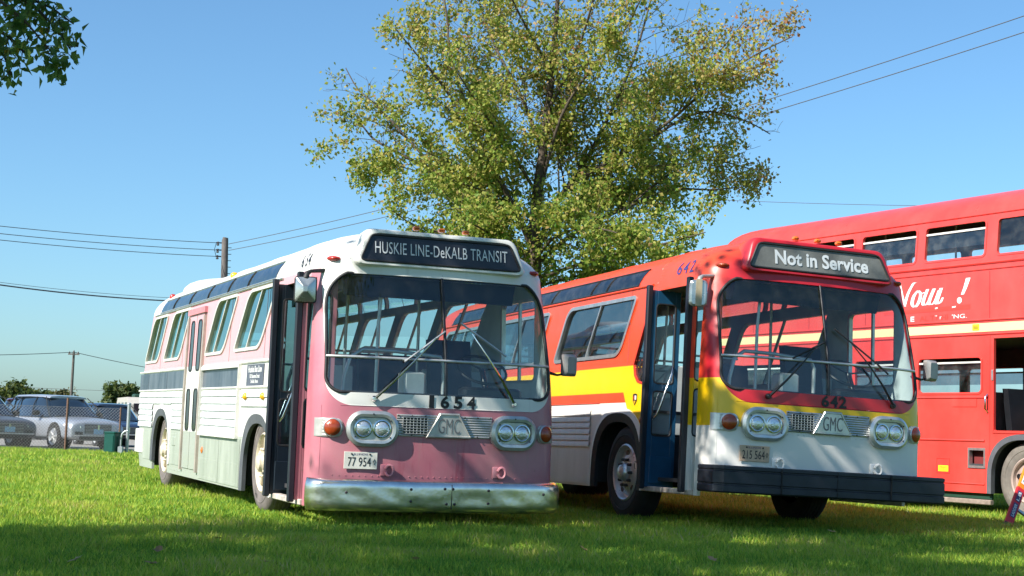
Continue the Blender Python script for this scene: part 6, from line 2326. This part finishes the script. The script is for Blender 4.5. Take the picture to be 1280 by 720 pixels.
def poles():
    wood = bark('weathered pole wood', (0.17, 0.15, 0.14))
    blackm = M_['black']
    # main pole behind the pink bus
    Y = 75.0
    p = ray_at(281, 420, Y)
    top = ray_at(281.5, 297, Y)
    root = empty('utility_pole', Matrix.Translation((p.x, Y, 0)))
    tag(root, 'thick wooden utility pole rising behind the pink bus roof', 'utility pole')
    h = top.z
    lean = top.x - p.x
    MB().tube([(0, 0, 0), (lean * 0.5, 0, h * 0.6), (lean, 0, h - 0.15), (lean + 0.02, 0, h)], [0.22, 0.18, 0.16, 0.13], 12).build('pole', wood, root, 50)
    ends = []
    for v in (303.5, 312.5, 320.5):
        z = ray_at(272, v, Y).z
        MB().tube([(lean - 0.15, 0, z), (lean - 0.42, -0.05, z)], 0.035, 6).build('bracket', blackm, root)
        MB().lathe([(0.05, 0), (0.075, 0.05), (0.04, 0.10), (0.075, 0.15), (0.04, 0.2)], 10, Matrix.Translation((lean - 0.34, 0, z - 0.14))).build('insulator', M_['insulator'], root, 40)
        ends.append(Vector((p.x + lean - 0.4, Y, z)))
    for k in range(6):
        z = h - 0.5 - 0.32 * k
        MB().tube([(lean + 0.15, 0, z), (lean + 0.34, 0, z)], 0.018, 5).build('step_peg', blackm, root)
    MB().tube([(lean - 0.42, 0, ends[0].z - p.z * 0), (lean - 0.5, 0, (ends[0].z + ends[2].z) / 2), (lean - 0.40, 0, ends[2].z)], 0.015, 5).build('jumper_wire', blackm, root)
    wm = simple('weathered wire', (0.09, 0.09, 0.10, 1), 0.6, 0.2, 0.1)
    def wire(a, b, r, lab, sag=0.3, cat='wire', group='overhead wires'):
        mb = MB()
        n = 22
        pts = []
        for i in range(n + 1):
            t = i / n
            q = a.lerp(b, t)
            q.z -= sag * 4 * t * (1 - t)
            pts.append(q)
        mb.tube(pts, r, 5)
        tag(mb.build('overhead_wire', wm), lab, cat, group)
    lw = [(-80, 273.5), (-80, 283), (-80, 291)]
    nm = ['top', 'middle', 'bottom']
    for e, (u, v), n in zip(ends, lw, nm):
        wire(e, ray_at(u, v, 62), 0.016, n + ' of three thin wires running left from the wooden pole', 0.12)
    # wires rising to the right, behind the tall tree and on to the upper right corner
    for (v0, pts, n) in ((305, [(1330, 3)], 'upper'), (313, [(1330, 24)], 'lower')):
        e = ray_at(286, v0, Y)
        q = ray_at(*pts[0], 44)
        wire(e, q, 0.016, n + ' of two wires climbing from the wooden pole to the top right', 0.55)
    wire(ray_at(1345, 258.5, 60), ray_at(880, 249, 75), 0.013, 'faint level wire just above the double decker roof', 0.1)
    # thick low bundle at the left
    a, b = ray_at(281, 378, Y), ray_at(-80, 344, 62)
    wire(a, b, 0.032, 'thick black cable low at the left, meeting the wooden pole', 0.25)
    a, b = ray_at(281, 374.5, Y), ray_at(-80, 341.5, 62)
    wire(a, b, 0.010, 'thin wire riding just above the thick black cable', 0.22)
    # thin far pole
    Y = 140.0
    p = ray_at(87.5, 520, Y)
    h = ray_at(87.5, 440, Y).z
    root = empty('utility_pole', Matrix.Translation((p.x, Y, 0)))
    tag(root, 'thin far utility pole standing above the silver car', 'utility pole')
    MB().tube([(0, 0, 0), (0, 0, h)], [0.16, 0.11], 8).build('pole', wood, root, 50)
    MB().box(-0.5, 0.5, -0.06, 0.06, h - 0.25, h - 0.12).build('crossarm', wood, root)
    for x in (-0.4, 0.0, 0.4):
        MB().lathe([(0.06, 0), (0.08, 0.08), (0.03, 0.18)], 8, Matrix.Translation((x, 0, h - 0.12 if x else h))).build('insulator', M_['insulator'], root)
    wire(Vector((p.x, Y, h)), ray_at(-80, 444, 130), 0.03, 'faint wire from the thin far pole to the left edge', 0.1)
    wire(Vector((p.x, Y, h)), ray_at(300, 478, 150), 0.03, 'faint wire from the thin far pole towards the pink bus', 0.2)
    wire(ray_at(-80, 478, 150), ray_at(300, 492, 150), 0.02, 'lowest faint far wire crossing behind the thin pole', 0.2)


def ladder():
    """orange and red folding ladder rail leaning against the double decker's wheel"""
    foot = ray_at(1259, 651, 18.2)
    foot.z = 0.0
    top = ray_at(1294, 560, 18.9)
    root = empty('ladder', Matrix.Translation(foot))
    tag(root, 'orange and red ladder leaning beside the double decker front wheel', 'ladder')
    ax = (top - foot)
    ax.normalize()
    Lg = 2.1
    nrm = Vector((0.1, -1, 0.0))
    nrm = (nrm - ax * nrm.dot(ax)).normalized()
    rt = ax.cross(nrm)
    if rt.x < 0:
        rt = -rt
    om = simple('orange fibreglass', (0.85, 0.22, 0.01, 1), 0.4, 0, 0.1)
    rm = simple('red fibreglass', (0.55, 0.02, 0.025, 1), 0.4, 0, 0.15)
    M = frame((0, 0, 0), rt, ax, nrm)
    R2 = 0.34
    for k, x in enumerate((0.0, R2)):
        rl = MB().bbox(x - 0.05, x + 0.05, 0.02, Lg, -0.018, 0.018, 0.008, M).build('rail', om, root)
        MB().bbox(x - 0.053, x + 0.053, 0.03, 0.62, -0.021, 0.021, 0.006, M).build('rail_sleeve', rm, root)
        MB().bbox(x - 0.058, x + 0.058, 0.0, 0.05, -0.03, 0.03, 0.008, M).build('foot', M_['rubber'], root)
        if k == 0:
            for y, hgt in ((0.68, 0.20), (0.40, 0.16), (0.15, 0.22)):
                MB().box(-0.03, 0.03, y, y + hgt, 0.022, 0.024, M).build('sticker', M_['white_letter'] if y > 0.6 else M_['sticker_blue'], root)
                text_mesh('sticker_lettering', {0.68: '300', 0.40: 'LB', 0.15: 'LADDER'}[y], M_['black_letter'] if y > 0.6 else M_['white_letter'], root, M @ Matrix.Translation((0, y + hgt / 2, 0.0255)) @ Matrix.Rotation(PI / 2, 4, 'Z'), hgt * 0.85, 0.035)
    for k in range(6):
        y = 0.3 + k * 0.3
        MB().box(0.05, R2 - 0.05, y, y + 0.03, -0.015, 0.015, M).build('rung', M_['alu'], root)


def fallen_leaves():
    m = leaf_mat('dry leaf', [(0.0, (0.25, 0.12, 0.05)), (0.6, (0.42, 0.26, 0.12)), (1.0, (0.55, 0.45, 0.28))], 0.2)
    spots = [(190, 705, 'curled'), (272, 674, 'pale'), (198, 688, 'tan'), (731, 688, 'brown'), (333, 703, 'small dark'), (1040, 665, 'dry'), (520, 700, 'buff'), (890, 700, 'light brown'), (95, 700, 'reddish')]
    r = random.Random(3)
    for u, v, n in spots:
        d = ray_at(u, v, 1.0) - Vector((0, 0, CAM_H))
        t = (0.045 - CAM_H) / d.z
        p = Vector((0, 0, CAM_H)) + d * t
        R = Matrix.Rotation(r.uniform(0, 6), 4, 'Z') @ Matrix.Rotation(r.uniform(-0.5, 0.5), 4, 'X')
        mb = MB()
        s = 0.055
        pts = [(0, -0.9), (0.35, -0.4), (0.75, -0.1), (0.4, 0.15), (0.45, 0.6), (0, 1.0), (-0.4, 0.55), (-0.42, 0.1), (-0.75, -0.15), (-0.3, -0.45)]
        v3 = [(x * s, y * s, 0.25 * s * (abs(x) * 1.5 + y * y)) for x, y in pts] + [(0, 0, 0)]
        mb.add(v3, [(i, (i + 1) % 10, 10) for i in range(10)])
        M = R
        M.translation = p
        o = mb.build('fallen_leaf', m, None, None, M)
        a = o.data.attributes.new('tone', 'FLOAT', 'POINT')
        a.data.foreach_set('value', [r.random()] * 11)
        where = {190: 'near the bottom left corner', 272: 'on the shaded grass left of the pink bus', 198: 'left of the pink bus near the picture bottom', 731: 'between the two city buses in front', 333: 'below the pink bus door', 1040: 'in front of the red and yellow bus bumper', 520: 'on the shaded grass before the pink bus', 890: 'on the shaded grass before the red bus plate', 95: 'at the far bottom left'}[u]
        tag(o, n + ' fallen leaf lying ' + where, 'leaf', 'fallen leaves on the grass')


M_['rail_tan'] = simple('weathered rail', (0.30, 0.24, 0.20, 1), 0.6, 0.1, 0.35, 14)
M_['seam_dark'] = simple('dark seam', (0.10, 0.07, 0.07, 1), 0.7)  # dark joint lines between the wall panels
M_['seam_red'] = simple('seam dark red', (0.30, 0.02, 0.025, 1), 0.5)
M_['haze_glass'] = glass('hazy drop glass', (0.40, 0.44, 0.52, 1), 0.02, 0.3, 0.03)
M_['rim_red'] = simple('faded rim', (0.40, 0.30, 0.26, 1), 0.5, 0, 0.2)
M_['seat_red'] = simple('maroon moquette', (0.10, 0.03, 0.035, 1), 0.8, 0, 0.2)
M_['dark_red'] = simple('dark red recess', (0.16, 0.02, 0.02, 1), 0.7)
M_['dark_green'] = simple('dark green rail', (0.01, 0.05, 0.03, 1), 0.6)
M_['sticker'] = simple('yellow sticker', (0.85, 0.66, 0.02, 1), 0.5, 0, 0.05)
M_['sticker_blue'] = simple('navy sticker', (0.05, 0.04, 0.12, 1), 0.5, 0, 0.05)
M_['bright_red'] = simple('bright red paint', (0.72, 0.05, 0.035, 1), 0.35, 0, 0.08)
M_['blue_stripe'] = simple('blue stripe', (0.08, 0.16, 0.36, 1), 0.4)
M_['insulator'] = simple('insulator', (0.10, 0.09, 0.09, 1), 0.3)

import time
_t = time.time()
for fn in (ground, city_buses, double_decker, lot, poles, ladder, big_tree, shade_trees, far_trees, lawn, fallen_leaves):
    fn()
    print(fn.__name__, round(time.time() - _t, 1))
